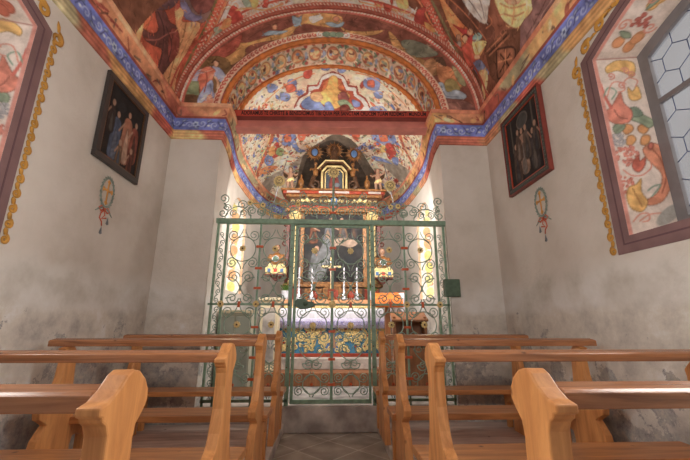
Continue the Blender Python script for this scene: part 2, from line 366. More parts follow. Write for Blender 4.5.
DATA='''N Q 150,62,34 0.000 0.46,2.69 0.14,2.86 -0.01,4.44 0.54,4.42 1.06,4.30 1.63,3.97 2.02,3.53
N P 170,80,35 0.000 0.48,3.08 0.72,3.26 0.52,3.44 0.24,3.40 0.19,3.18
N P 104,80,76 0.000 1.12,3.57 1.65,3.89 1.44,4.00 1.27,4.06 1.17,3.95 1.12,3.76
N P 110,60,55 0.000 1.23,3.64 1.56,3.84 1.43,3.96 1.24,3.90
N P 100,95,130 0.000 1.10,3.57 1.15,3.68 1.17,3.85 1.29,3.98 1.18,3.97 1.04,3.84 1.04,3.67
N P 186,128,78 0.000 0.95,3.62 1.03,3.65 1.05,3.75 0.97,3.83 1.21,4.03 0.99,4.16 0.71,4.23 0.41,4.29 0.08,4.35 0.05,4.14 0.05,3.92 0.37,4.04 0.68,4.00 0.85,3.79
N L 130,90,50 0.023 1.00,3.89 0.83,4.01 0.44,4.11 0.17,4.16
N L 150,105,60 0.018 1.15,4.00 0.85,4.12 0.46,4.21
N P 150,60,45 0.000 1.00,3.57 1.05,3.63 0.99,3.65 0.95,3.59
N P 84,48,44 0.000 0.69,3.41 0.80,3.52 0.79,3.69 0.85,3.83 0.72,4.05 0.48,4.07 0.10,3.96 0.14,3.86 0.43,3.82 0.33,3.63 0.27,3.47 0.35,3.41 0.41,3.52 0.55,3.61
N P 110,50,40 0.000 0.77,3.77 0.83,3.91 0.67,4.08 0.44,4.04 0.57,3.87
N P 80,55,60 0.000 0.70,3.27 1.07,3.53 0.92,3.58 0.74,3.47 0.66,3.36
N L 60,35,35 0.020 0.70,3.47 0.64,3.69 0.39,3.85 0.13,3.89
N L 130,70,60 0.016 0.29,3.51 0.47,3.68 0.67,3.77 0.80,3.85
N L 60,35,35 0.017 0.70,3.68 0.63,3.92 0.41,4.00
N P 196,130,74 0.000 0.51,3.12 0.71,3.27 0.60,3.31 0.47,3.34 0.34,3.41 0.08,3.43 -0.01,3.37 0.17,3.29 0.36,3.27 0.31,3.16
N L 150,80,50 0.013 0.55,3.19 0.36,3.29 0.08,3.38
N L 110,75,65 0.027 0.20,2.88 0.17,3.00 0.30,3.16 0.45,3.19 0.50,3.11
N L 205,95,40 0.014 0.14,3.12 0.09,3.26 -0.00,3.41 -0.00,3.63
N L 205,95,40 0.014 0.19,3.21 0.13,3.36 0.03,3.53
N L 215,100,45 0.016 0.09,3.47 0.10,3.64 0.07,3.86
N L 215,100,45 0.016 0.21,3.60 0.17,3.72 0.20,3.85
N L 215,100,45 0.013 0.16,3.04 0.08,3.18 0.01,3.32
N L 90,50,30 0.017 0.15,3.08 0.12,3.35 0.02,3.72 0.00,4.04 0.02,4.40
N P 120,96,60 0.000 0.07,3.96 0.20,4.20 0.16,4.41 0.07,4.52 0.02,4.27
N L 96,86,50 0.058 0.02,4.37 0.43,4.38 0.93,4.29 1.33,4.10 1.60,3.86
N L 176,150,128 0.097 0.08,4.48 0.48,4.48 0.92,4.39 1.34,4.17 1.64,3.93 1.74,3.82
N D 170,70,45 0.035 0.08,4.48 0.48,4.48 0.92,4.39 1.34,4.17 1.64,3.93 1.74,3.82
N L 190,95,50 0.036 0.13,4.60 0.53,4.58 0.97,4.47 1.38,4.24 1.71,3.96 1.80,3.86
N L 120,50,35 0.015 0.17,4.65 0.56,4.62 1.00,4.50 1.41,4.26 1.73,3.98 1.83,3.87
N Q 96,58,40 0.000 4.50,3.36 4.67,3.84 6.35,4.57 -6.02,2.09
N P 198,104,42 0.000 4.61,3.77 4.86,3.81 5.23,3.87 5.59,3.83 5.58,4.22 5.27,4.23 4.94,4.09
N P 88,52,38 0.000 4.63,3.73 4.97,3.53 5.29,3.63 5.59,3.60 5.69,3.70 5.67,3.89 5.35,3.91 5.01,3.90
N L 150,85,50 0.018 4.73,3.74 5.02,3.77 5.32,3.80 5.57,3.81
N L 150,85,50 0.015 5.25,3.69 5.38,3.56 5.52,3.57 5.48,3.70
N P 172,164,158 0.000 4.94,3.59 5.28,3.36 5.39,3.52 5.44,3.65 5.31,3.71 5.10,3.70
N L 120,110,106 0.014 5.03,3.58 5.21,3.63 5.36,3.66
N L 120,110,106 0.014 5.15,3.46 5.28,3.54 5.38,3.62
N P 196,156,94 0.000 5.37,3.28 5.81,2.95 5.96,2.97 5.96,3.13 5.92,3.30 5.76,3.39 5.57,3.41
N L 140,100,60 0.017 5.49,3.32 5.68,3.23 5.84,3.05
N L 140,100,60 0.018 5.62,3.36 5.78,3.26 5.88,3.12
N L 150,100,60 0.015 5.59,3.14 5.73,3.22 5.82,3.34
N P 180,120,90 0.000 5.50,3.21 5.70,3.06 5.73,3.13 5.60,3.24
N P 110,78,76 0.000 5.86,2.91 6.26,2.57 6.28,2.73 6.24,2.95 6.26,3.19 6.27,3.38 6.13,3.47 6.00,3.35 5.95,3.16 5.99,3.02
N L 84,56,54 0.017 6.07,2.81 6.11,2.97 6.14,3.18
N L 140,104,96 0.017 6.15,2.74 6.15,2.88 6.16,3.11
N Q 84,52,36 0.000 5.63,3.94 5.74,3.50 5.97,3.26 6.19,3.38 6.23,3.53 6.25,3.96 5.98,4.06
N Q 108,66,44 0.000 5.81,3.75 6.07,3.46 6.24,3.58 6.15,3.92
N L 50,30,24 0.023 5.81,3.75 6.07,3.46 6.24,3.58 6.15,3.92 5.81,3.75
N L 54,32,24 0.027 5.92,3.72 6.23,3.63
N L 54,32,24 0.027 6.07,3.56 6.11,3.84
N L 150,95,60 0.019 5.95,3.61 6.22,3.76
N L 150,95,60 0.017 5.97,3.81 6.15,3.55
N L 130,80,52 0.021 5.68,3.93 5.74,3.69 5.80,3.47
N L 130,80,52 0.022 5.76,3.91 5.82,3.68 5.88,3.46
N L 50,30,24 0.018 5.73,3.91 5.79,3.68 5.85,3.46
N P 150,40,34 0.000 4.96,4.04 5.10,4.00 5.25,3.92 5.39,3.97 5.38,4.10 5.21,4.05
N P 200,168,96 0.000 5.38,4.02 5.49,3.90 5.60,3.82 5.60,3.97 5.55,4.12
N L 140,100,50 0.014 5.44,4.00 5.55,4.05
N P 106,136,136 0.000 5.35,3.94 5.41,3.83 5.49,3.84 5.46,3.93 5.39,4.00
N E 176,120,86 0.000 5.32,3.90 5.32,3.94 5.30,3.97 5.26,3.99 5.23,3.97 5.23,3.93 5.25,3.89 5.29,3.88
N E 150,110,86 0.000 5.17,4.11 5.18,4.14 5.16,4.17 5.13,4.18 5.10,4.16 5.10,4.13 5.12,4.10 5.15,4.09
N E 130,120,110 0.000 5.23,4.19 5.24,4.23 5.22,4.27 5.19,4.28 5.15,4.25 5.15,4.21 5.17,4.17 5.20,4.16
N E 184,124,88 0.000 5.29,4.04 5.30,4.09 5.28,4.13 5.24,4.14 5.21,4.11 5.20,4.07 5.22,4.03 5.26,4.02
N L 60,30,24 0.015 5.19,4.09 5.22,4.02 5.30,4.00
N P 164,62,42 0.000 5.26,4.22 5.31,4.10 5.41,4.07 5.51,4.13 5.62,4.06 5.64,4.11 5.57,4.21 5.64,4.23 5.62,4.34 5.45,4.35 5.33,4.29
N E 190,130,96 0.000 5.63,4.07 5.63,4.10 5.60,4.14 5.56,4.17 5.53,4.16 5.53,4.13 5.56,4.09 5.60,4.06
N P 92,100,134 0.000 5.57,4.25 5.65,4.10 5.79,4.07 5.94,4.07 5.86,4.23 5.71,4.30
N P 196,142,90 0.000 5.75,4.24 5.85,4.09 5.99,4.13 6.10,4.27 6.17,4.37 6.06,4.41 5.93,4.29
N L 150,60,40 0.039 6.10,4.27 6.24,4.27 -6.31,4.19
N P 90,56,44 0.000 5.60,4.40 5.82,4.34 6.17,4.37 6.30,4.49 5.96,4.53
N L 100,92,60 0.042 4.41,3.82 4.54,3.90 4.84,4.12 5.19,4.34 5.72,4.54 6.33,4.50
N L 178,150,128 0.083 4.35,3.88 4.51,3.99 4.82,4.25 5.17,4.48 5.65,4.66 6.21,4.60
N D 170,66,44 0.033 4.35,3.88 4.51,3.99 4.82,4.25 5.17,4.48 5.65,4.66 6.21,4.60
N L 196,100,52 0.033 4.27,3.91 4.44,4.06 4.76,4.33 5.09,4.55 5.58,4.75 6.10,4.70
N L 120,50,35 0.013 4.24,3.93 4.42,4.07 4.73,4.35 5.06,4.58 5.54,4.79 6.06,4.75
N P 150,50,38 0.000 1.75,4.08 1.84,4.22 1.84,4.40 1.73,4.48 1.67,4.34 1.59,4.26
N P 200,110,50 0.000 1.57,4.22 1.68,4.25 1.63,4.36 1.51,4.43 1.48,4.33
N P 120,130,110 0.000 1.38,4.24 1.49,4.29 1.47,4.39 1.36,4.38
N P 206,150,70 0.000 1.99,4.05 2.13,4.10 2.11,4.24 2.02,4.24
N P 120,140,125 0.000 1.90,3.99 2.00,4.07 2.02,4.24 1.94,4.20
N L 200,110,60 0.028 1.79,4.17 1.99,4.23 2.21,4.35 2.46,4.32
N P 160,56,40 0.000 2.18,4.20 2.28,4.17 2.25,4.29 2.18,4.30
N P 150,50,40 0.000 4.40,4.14 4.51,4.05 4.52,4.19 4.68,4.27 4.64,4.37 4.49,4.35 4.39,4.33
N P 204,120,50 0.000 4.54,4.28 4.68,4.27 4.76,4.34 4.70,4.44
N P 120,130,110 0.000 4.69,4.41 4.79,4.32 4.85,4.42 4.75,4.49
N P 204,140,70 0.000 4.06,4.10 4.19,4.03 4.26,4.18 4.13,4.24
N L 200,110,60 0.023 3.56,4.31 3.80,4.32 4.03,4.31 4.21,4.27 4.37,4.27
N P 160,60,42 0.000 3.91,4.25 4.02,4.25 4.01,4.36 3.93,4.35
N P 190,120,60 0.000 3.68,4.36 3.80,4.36 3.78,4.45 3.69,4.44
W P 150,108,52 0.000 -1.64,4.99 -1.47,5.26 -1.32,5.27 -1.05,5.37 -0.71,5.53 -0.57,5.61 -0.70,5.40 -1.13,5.28 -1.30,5.18 -1.31,5.04 -1.43,4.91 -1.57,4.85
W P 156,112,56 0.000 -0.52,5.86 -0.16,5.88 0.13,5.82 0.07,5.62 -0.24,5.63 -0.45,5.66 -0.66,5.50 -0.84,5.44 -0.69,5.61
W P 156,112,56 0.000 0.10,5.64 0.26,5.56 0.63,5.57 0.82,5.62 0.63,5.50 0.26,5.48
W P 156,112,56 0.000 0.86,5.58 1.00,5.42 1.08,5.20 0.96,5.20 0.89,5.38
W P 120,86,44 0.000 0.96,5.23 1.18,5.21 1.47,5.00 1.62,4.86 1.46,4.79 1.20,4.95
W P 128,56,40 0.000 -1.92,4.84 -1.75,5.09 -1.55,5.28 -1.38,5.43 -1.42,5.18 -1.58,5.01 -1.81,4.90
W P 104,56,44 0.000 -1.28,5.33 -1.09,5.52 -0.82,5.68 -0.52,5.77 -0.63,5.61 -0.96,5.45
W P 100,56,44 0.000 0.20,5.72 0.57,5.78 0.91,5.64 0.79,5.60 0.41,5.62
W P 98,72,40 0.000 -2.11,4.53 -1.95,4.91 -1.73,5.02 -1.52,4.92 -1.46,4.58 -1.51,4.18 -2.06,4.13
W E 176,120,84 0.000 -0.86,5.58 -0.86,5.55 -0.89,5.53 -0.92,5.55 -0.93,5.58 -0.92,5.61 -0.89,5.63 -0.87,5.62
W P 104,124,138 0.000 -1.08,5.41 -0.99,5.50 -0.92,5.51 -0.84,5.51 -0.69,5.52 -0.81,5.45 -0.93,5.43
W E 176,120,84 0.000 -0.48,5.83 -0.49,5.80 -0.52,5.78 -0.54,5.79 -0.55,5.82 -0.54,5.85 -0.52,5.87 -0.50,5.86
W P 104,124,138 0.000 -0.64,5.80 -0.55,5.77 -0.49,5.81 -0.51,5.65 -0.60,5.61
W P 166,170,166 0.000 -0.38,5.79 -0.29,5.82 -0.21,5.84 -0.16,5.78 -0.24,5.72 -0.33,5.68
W E 150,96,70 0.000 0.09,5.78 0.08,5.74 0.04,5.72 0.01,5.74 -0.01,5.77 0.01,5.81 0.04,5.82 0.08,5.81
W P 104,124,138 0.000 -0.13,5.69 -0.02,5.71 0.06,5.68 0.17,5.72 0.12,5.63 -0.02,5.62
W P 124,132,160 0.000 -2.09,4.59 -2.02,4.70 -1.91,4.80 -1.77,4.84 -1.65,4.81 -1.54,4.65 -1.54,4.56 -1.63,4.58 -1.73,4.67 -1.87,4.64 -1.94,4.57
W P 168,84,58 0.000 -1.91,4.79 -1.80,4.83 -1.71,4.76 -1.74,4.62 -1.71,4.41 -1.71,4.21 -1.90,4.17 -1.90,4.43 -1.95,4.60
W P 186,116,90 0.000 -1.81,4.37 -1.71,4.41 -1.64,4.18 -1.87,4.16
W P 118,128,160 0.000 -1.80,4.57 -1.73,4.57 -1.70,4.37 -1.55,4.17 -1.62,4.16 -1.75,4.37 -1.83,4.25 -1.91,4.20 -1.91,4.33
W L 80,90,120 0.013 -1.77,4.54 -1.71,4.37 -1.60,4.18
W L 120,50,36 0.013 -1.85,4.77 -1.82,4.60 -1.84,4.40
W L 180,130,110 0.011 -2.06,4.61 -1.93,4.70 -1.76,4.78
W E 184,132,98 0.000 -1.68,4.89 -1.69,4.85 -1.71,4.83 -1.74,4.85 -1.75,4.89 -1.75,4.93 -1.72,4.95 -1.70,4.93
W L 70,44,30 0.023 -1.78,4.90 -1.74,4.95 -1.68,4.92
W L 184,132,98 0.029 -1.71,4.66 -1.66,4.57 -1.66,4.47
W Q 100,112,80 0.000 -2.14,4.58 -1.93,4.58 -1.91,4.35 -2.12,4.36
W Q 80,54,34 0.000 -2.21,4.34 -1.94,4.35 -1.91,4.15 -2.18,4.15
W P 126,60,52 0.000 -1.66,4.44 -1.53,4.43 -1.54,4.25 -1.60,4.28
W P 94,96,80 0.000 1.04,5.38 1.22,5.43 1.46,5.33 1.61,5.19 1.48,5.13 1.20,5.13
W P 140,96,58 0.000 1.38,5.03 1.54,5.11 1.63,5.01 1.49,4.79 1.40,4.86
W P 126,122,104 0.000 1.29,4.96 1.38,4.96 1.46,4.75 1.45,4.65 1.37,4.75
W P 150,92,50 0.000 1.58,5.00 1.75,4.97 1.86,4.84 1.93,4.63 1.84,4.56 1.69,4.59 1.58,4.76
W E 160,108,72 0.000 1.68,5.01 1.67,4.96 1.64,4.95 1.61,4.96 1.60,5.00 1.62,5.05 1.65,5.07 1.67,5.05
W P 84,60,44 0.000 1.54,5.11 1.67,5.12 1.72,4.97 1.63,5.01
W P 124,110,60 0.000 1.70,4.72 1.82,4.73 1.90,4.56 1.77,4.49 1.66,4.55
W P 118,128,140 0.000 1.57,4.65 1.65,4.67 1.70,4.52 1.84,4.56 1.98,4.48 1.95,4.41 1.76,4.40 1.61,4.40
W P 110,106,74 0.000 1.81,4.98 1.95,4.84 1.99,4.63 1.88,4.70
W L 80,84,96 0.012 1.62,4.62 1.68,4.45 1.86,4.44
W P 100,64,56 0.000 1.55,4.38 1.82,4.40 2.03,4.34 2.10,4.18 1.57,4.16
W P 120,78,66 0.000 1.64,4.31 1.82,4.33 1.90,4.22 1.66,4.18
C Q 140,56,42 0.000 0.00,-0.14 0.17,-0.07 0.25,0.10 0.38,0.09 0.41,0.23 0.53,0.30 0.62,0.45 0.61,0.60 -0.61,0.65 -0.63,0.50 -0.54,0.33 -0.41,0.24 -0.39,0.10 -0.24,0.11 -0.16,-0.06
C P 222,214,204 0.000 0.00,-0.10 0.16,-0.04 0.22,0.09 0.25,0.14 0.36,0.14 0.38,0.26 0.50,0.33 0.58,0.46 0.57,0.62 -0.57,0.66 -0.59,0.51 -0.51,0.36 -0.38,0.29 -0.36,0.14 -0.22,0.14 -0.16,-0.03
C Q 150,60,36 0.000 0.01,-0.05 0.13,0.00 0.19,0.15 0.21,0.21 0.32,0.21 0.34,0.31 0.46,0.39 0.52,0.49 0.48,0.59 0.31,0.63 0.28,0.70 -0.32,0.72 -0.34,0.65 -0.50,0.62 -0.54,0.52 -0.48,0.42 -0.35,0.33 -0.33,0.21 -0.21,0.20 -0.15,0.03
C Q 176,92,40 0.000 0.01,-0.03 0.11,0.02 0.18,0.17 0.18,0.21 -0.16,0.23 -0.13,0.07
C P 196,146,64 0.000 -0.04,-0.03 0.07,-0.03 0.10,0.22 0.28,0.32 0.09,0.60 -0.10,0.56 -0.29,0.39 -0.10,0.19
C P 92,110,160 0.000 -0.49,0.44 -0.35,0.33 -0.26,0.39 -0.17,0.52 -0.12,0.65 -0.34,0.65 -0.48,0.58
C P 186,140,96 0.000 -0.32,0.28 -0.21,0.27 -0.15,0.39 -0.23,0.48 -0.34,0.40
C P 128,66,62 0.000 0.09,0.30 0.19,0.25 0.26,0.37 0.22,0.48 0.11,0.45
C P 110,128,100 0.000 0.09,0.45 0.22,0.42 0.36,0.58 0.23,0.61 0.13,0.55
C P 96,112,166 0.000 0.31,0.40 0.43,0.42 0.45,0.51 0.36,0.55
C P 88,110,160 0.000 -0.12,0.52 -0.04,0.47 0.03,0.65 -0.10,0.70
C P 100,44,36 0.000 0.14,0.55 0.25,0.52 0.30,0.65 0.15,0.69
C L 170,140,90 0.016 -0.46,0.36 -0.32,0.30 -0.19,0.27
C B 134,122,108 0.000 -2.10,2.42 -2.03,2.72 -1.89,2.92 -1.29,2.43 -0.90,2.06 -0.54,1.75 -0.24,1.55 0.06,1.43 0.41,1.52 0.78,1.77 1.25,2.02 1.73,2.21 2.15,2.06 2.18,1.64 2.18,1.54
C B 92,80,68 0.000 -0.95,2.86 -0.72,2.11 -0.54,1.72 -0.23,1.44 0.06,1.22 0.39,1.36 0.63,1.68 0.94,2.13 1.45,2.76 1.85,3.17 -1.33,3.64
C B 66,56,48 0.000 -0.68,2.87 -0.56,1.96 -0.32,1.58 0.02,1.38 0.29,1.56 0.59,1.99 0.88,2.82
C L 170,82,48 0.098 -1.05,0.83 -1.32,1.35 -2.13,2.25
C L 214,170,110 0.033 -1.09,0.80 -1.36,1.32 -2.14,2.10
C L 170,82,48 0.070 1.20,0.64 1.54,1.12 2.19,1.38
C L 214,170,110 0.024 1.24,0.60 1.59,1.08 2.19,1.22
C P 96,112,160 0.000 -0.90,1.13 -0.74,1.08 -0.69,1.31 -0.84,1.50 -1.00,1.39
C P 190,90,50 0.000 -0.91,1.18 -0.79,1.17 -0.80,1.37 -0.92,1.36
C P 96,112,160 0.000 -1.51,1.65 -1.32,1.56 -1.30,1.86 -1.48,1.91
C P 160,56,42 0.000 -1.23,1.41 -1.07,1.30 -1.10,1.67 -1.29,1.72
C P 204,130,60 0.000 -1.33,1.41 -1.17,1.37 -1.21,1.62 -1.34,1.62
C P 120,140,90 0.000 -1.10,1.47 -0.99,1.58 -1.07,1.75 -1.19,1.63
C P 96,112,160 0.000 -0.72,1.36 -0.67,1.59 -0.53,1.69 -0.70,1.71 -0.80,1.51
C P 190,80,46 0.000 -0.63,1.15 -0.48,1.17 -0.54,1.38 -0.64,1.37
C L 190,90,50 0.038 -1.88,2.02 -1.60,2.07 -1.30,2.08
C P 200,110,56 0.000 -1.82,1.89 -1.48,1.91 -1.25,2.07 -1.62,2.14
C P 96,112,160 0.000 0.74,1.02 0.91,0.89 1.13,0.87 1.28,1.08 1.14,1.31 0.91,1.30 0.77,1.24
C P 190,84,44 0.000 0.89,1.07 1.02,1.00 1.10,1.17 0.96,1.25
C P 214,160,80 0.000 1.01,1.38 1.14,1.31 1.18,1.48 1.03,1.56
C P 160,54,42 0.000 1.08,1.28 1.21,1.20 1.38,1.42 1.29,1.70 1.14,1.51
C P 96,112,160 0.000 0.86,1.75 1.10,1.74 1.38,1.80 1.17,1.84 0.93,1.86
C P 96,112,160 0.000 0.42,1.64 0.57,1.51 0.67,1.38 0.62,1.59 0.51,1.69
C P 96,112,160 0.000 1.32,1.61 1.46,1.50 1.53,1.69 1.43,1.76
C P 190,80,46 0.000 0.37,1.15 0.52,1.13 0.51,1.35 0.41,1.31
C P 98,114,160 0.000 0.48,-0.06 0.60,-0.15 0.74,-0.16 0.72,0.05 0.59,0.10 0.49,0.06
C P 176,80,52 0.000 0.54,-0.06 0.64,-0.10 0.65,0.02 0.55,0.04
C P 98,114,160 0.000 0.65,0.12 0.79,0.06 0.80,0.18 0.70,0.23
C P 98,114,160 0.000 -0.69,-0.08 -0.56,-0.04 -0.57,0.12 -0.68,0.12
C P 98,114,160 0.000 -0.82,0.10 -0.67,0.23 -0.71,0.35 -0.83,0.28
C P 98,114,160 0.000 -1.03,-0.17 -0.86,-0.04 -0.94,0.04 -1.04,-0.02
C P 176,80,52 0.000 -0.73,0.02 -0.61,0.02 -0.57,0.16 -0.70,0.17
C P 98,114,160 0.000 -0.16,-0.23 -0.04,-0.22 -0.07,-0.15 -0.16,-0.16
C P 98,114,160 0.000 0.08,-0.18 0.20,-0.17 0.14,-0.11 0.08,-0.12
C L 196,110,56 0.023 -1.18,0.20 -0.86,0.04 -0.53,-0.07 -0.28,-0.10
C L 196,110,56 0.017 1.27,0.04 0.96,-0.04 0.64,-0.15 0.35,-0.15
C P 98,114,160 0.000 0.62,0.50 0.82,0.36 0.91,0.46 0.71,0.61
C P 170,60,44 0.000 -0.43,-0.16 -0.31,-0.17 -0.34,-0.03 -0.43,-0.05
J E 206,140,76 0.000 0.21,0.87 0.19,0.84 0.15,0.82 0.13,0.83 0.12,0.87 0.14,0.90 0.17,0.91 0.20,0.90
J E 206,140,76 0.000 0.33,0.86 0.31,0.83 0.28,0.81 0.25,0.83 0.24,0.86 0.26,0.89 0.30,0.90 0.33,0.89
J E 214,150,80 0.000 0.21,0.77 0.19,0.74 0.16,0.72 0.13,0.73 0.13,0.76 0.15,0.80 0.18,0.81 0.20,0.80
J E 206,140,76 0.000 0.32,0.76 0.30,0.73 0.27,0.71 0.24,0.72 0.24,0.75 0.26,0.79 0.29,0.80 0.32,0.79
J P 130,146,120 0.000 0.21,0.95 0.29,0.99 0.39,0.91 0.33,0.86 0.27,0.91
J P 130,146,120 0.000 0.05,0.89 0.11,0.94 0.15,0.89 0.07,0.83
J G 160,156,160 0.012 0.12,0.78 0.10,0.74 0.06,0.72 0.03,0.74 0.02,0.78 0.05,0.82 0.08,0.84 0.12,0.83
J G 206,122,104 0.018 0.20,0.64 0.16,0.58 0.10,0.55 0.05,0.58 0.03,0.64 0.07,0.70 0.13,0.72 0.19,0.70
J G 204,116,96 0.013 0.12,0.39 0.09,0.33 0.03,0.30 -0.01,0.33 -0.02,0.39 0.01,0.46 0.07,0.48 0.11,0.46
J P 196,92,70 0.000 0.14,0.57 0.20,0.63 0.20,0.58 0.25,0.61 0.23,0.54 0.18,0.49 0.14,0.51
J P 204,126,90 0.000 0.25,0.69 0.35,0.72 0.40,0.65 0.42,0.56 0.41,0.39 0.31,0.24 0.20,0.21 0.18,0.25 0.28,0.31 0.34,0.44 0.29,0.54 0.25,0.61
J L 150,80,56 0.006 0.31,0.68 0.36,0.58 0.37,0.43 0.31,0.30
J P 214,162,78 0.000 0.07,0.37 0.13,0.39 0.18,0.43 0.16,0.33 0.19,0.24 0.13,0.17 0.06,0.20 0.04,0.29
J L 160,110,50 0.006 0.10,0.36 0.12,0.28 0.14,0.21
J L 120,146,128 0.010 0.21,0.33 0.26,0.36 0.31,0.36 0.23,0.28
J P 120,140,120 0.000 0.24,0.97 0.20,1.04 0.27,1.06 0.31,0.99
J L 206,130,110 0.007 0.05,0.10 0.11,0.15 0.17,0.15 0.17,0.10 0.12,0.09
J L 206,130,110 0.007 0.10,0.10 0.18,0.14 0.27,0.14
J L 206,120,100 0.007 0.06,0.52 0.11,0.47 0.19,0.46 0.27,0.51 0.28,0.56
J P 214,166,84 0.000 0.10,1.46 0.20,1.52 0.32,1.50 0.34,1.43 0.30,1.35 0.26,1.38 0.18,1.42 0.10,1.40
J P 222,170,84 0.000 0.24,1.25 0.27,1.21 0.32,1.26 0.33,1.15 0.27,1.12 0.23,1.15
J P 208,120,96 0.000 0.01,1.03 0.08,1.09 0.17,1.21 0.18,1.11 0.23,1.02 0.19,0.93 0.09,0.92 0.03,0.96
J L 150,84,70 0.006 0.09,1.05 0.12,0.98 0.18,0.96
J L 200,96,80 0.024 0.00,1.43 0.02,1.32 0.04,1.18 0.07,1.07
J L 120,150,130 0.010 0.02,1.16 0.08,1.26 0.14,1.22 0.09,1.15
J L 206,130,110 0.008 0.06,1.18 0.12,1.30 0.20,1.30 0.21,1.23 0.15,1.21
J L 206,130,110 0.008 0.20,1.28 0.26,1.34 0.33,1.31 0.30,1.25
J E 186,96,76 0.000 0.33,0.70 0.32,0.68 0.30,0.67 0.29,0.68 0.29,0.70 0.30,0.72 0.32,0.73 0.33,0.72'''
def paint(cv,key):
    for l in DATA.strip().split('\n'):
        f=l.split(' ')
        if f[0]!=key: continue
        k=f[1]; c=tuple(int(x) for x in f[2].split(',')); w=float(f[3]); p=[tuple(float(y) for y in x.split(',')) for x in f[4:]]
        if k=='P': cv.poly(spline(p,True,4),c)
        elif k=='B': cv.poly(spline(p,True,4),c,1,False,False)
        elif k=='Q': cv.poly(p,c,1,True,False)
        elif k=='E': cv.poly(spline(p,True,3),c,1,False,True)
        elif k=='L': cv.line(spline(p,False,5),w,c)
        elif k=='D':     # flame-like leaf chain along a band
            q=spline(p,False,14)
            for i in range(len(q)-1):
                t=q[i+1]-q[i]; n=np.array((-t[1],t[0])); n/=np.hypot(*n)+1e-9; L=np.hypot(*t)
                o=.035*(1 if i%2 else -1)
                cv.line([q[i]+n*o*1.3,q[i]+t*.5+n*o*.1,q[i+1]],.022,c)
                cv.ell(*(q[i]+n*o*1.2),.022,.03,c)
        elif k=='G':     # bunch of berries
            P=np.array(p); cc=P.mean(0); R=(P.max(0)-P.min(0))/2
            for i in range(46):
                a=random.random()*6.28; r=math.sqrt(random.random())
                x,y=cc+R*r*np.array((cos(a),sin(a))); cv.ell(x,y,w*.5+.004,w*.5+.004,c,0,1,tuple(np.array(c)*.68))

W2,W1=2.21,1.53; YG=4.46
def WC(y):
    t=np.clip((np.asarray(y,float)-4.46)/1.5,0,1); return 1.53+.17*t*t*(3-2*t)
ZC=4.14; HN=1.85; ZS=4.10; HC=1.25; YC=5.3; LC=3.3
# nave barrel vault --------------------------------------------------------
cv=Canvas(0,PI*2.03,1.3,YG+.02,.0105,(112,64,44))
cv.poly([(1.1,5),(5.3,5),(4.9,3.0),(3.2,2.0),(1.4,3.0)],(196,174,152),1,False,False)     # pale crown field between the ribs
for i in range(210):
    u=random.uniform(1.5,4.9); v=random.uniform(3.2,4.44)
    cv.spiral(u,v,random.uniform(.04,.09),(190,120,100),.014,1.3,random.random()*6,random.choice((-1,1)))
for i in range(36):
    u=random.uniform(1.5,4.9); v=random.uniform(3.3,4.4)
    if i%3==0: cv.flower(u,v,.06,(170,76,50),(206,140,70),5)
    else: cv.leaf(u,v,.11,random.random()*6,random.choice([(176,84,50),(130,140,110),(160,60,44),(206,130,66)]))
paint(cv,'N'); cv.strokes(2600)
cv.line([(u,YG-.05) for u in np.linspace(0,6.4,80)],.1,(156,84,66))
for u in np.arange(0,6.38,.05): cv.line([(u,YG-.08),(u+.03,YG-.02)],.014,(206,160,140))
cv.mottle(.05,.5)
def fn(U,V):
    t=U/2.03; return np.stack([-W2*np.cos(t),V,ZC+HN*np.sin(t)],-1)
cv.mesh('ceiling_nave',fn,k=KP*1.3)
m=MB(); N=28; vs=[];fs=[]
for j,y in enumerate((-.6,1.3)):
    for i in range(N+1):
        t=PI*i/N; vs.append((-W2*cos(t),y,ZC+HN*sin(t)))
for i in range(N): fs.append((i,i+1,N+2+i,N+1+i))
m.add(vs,fs,True); m.build('ceiling_rear',mat('plain vault paint',(150,96,70),.9,0,.4,3),kind='structure')
# painted tympanum of the nave's end wall ----------------------------------
cv=Canvas(-2.23,2.23,4.08,6.0,.0105,(106,58,44))
for i in range(60):
    cv.ell(random.uniform(-2.2,2.2),random.uniform(4.3,6),random.uniform(.06,.16),random.uniform(.03,.07),random.choice([(98,54,42),(118,66,48),(90,50,42)]),random.uniform(-.4,.4),.6)
paint(cv,'W'); cv.strokes(1300,.07)
TH=np.linspace(0,PI,140)
arc=lambda a,h,zs=ZS:[(-a*cos(t),zs+h*sin(t)) for t in TH]
cv.line(arc(W1+.13,HC+.13),.10,(176,140,116))
ts=np.linspace(0,PI,66)
for i,t in enumerate(ts):
    if abs(t-PI/2)<.12: continue
    x,z=-(W1+.13)*cos(t),ZS+(HC+.13)*sin(t); sg=1 if t<PI/2 else -1
    cv.spiral(x,z,.038,(150,62,46),.016,.9,t+1,sg)
for dx in (-.1,0,.1): cv.ell(dx,ZS+HC+.13,.07,.05,(96,116,96),0,1,(60,76,64))
cv.spiral(-.2,ZS+HC+.12,.05,(210,186,160),.02,1.2,2,1); cv.spiral(.2,ZS+HC+.12,.05,(210,186,160),.02,1.2,1,-1)
cv.line(arc(W2-.05,HN-.05,ZC),.10,(150,72,56))
for i,t in enumerate(np.linspace(0,PI,130)): cv.ell(-(W2-.05)*cos(t),ZC+(HN-.05)*sin(t),.016,.026,(196,150,132),t)
cv.mottle(.05,.4)
def keep(X,Z): return ((X/(W1+.01))**2+(np.clip(Z-ZS,0,9)/(HC+.01))**2>=1)&((X/W2)**2+(np.clip(Z-ZC,0,9)/HN)**2<=1.0)&(abs(X)>=W1)|(((X/(W1+.01))**2+(np.clip(Z-ZS,0,9)/(HC+.01))**2>=1)&((X/W2)**2+(np.clip(Z-ZC,0,9)/HN)**2<=1.0)&(Z>ZS))
cv.mesh('wall_tympanum',lambda X,Z:np.stack([X,X*0+YG,Z],-1),keep,k=KP*1.2)
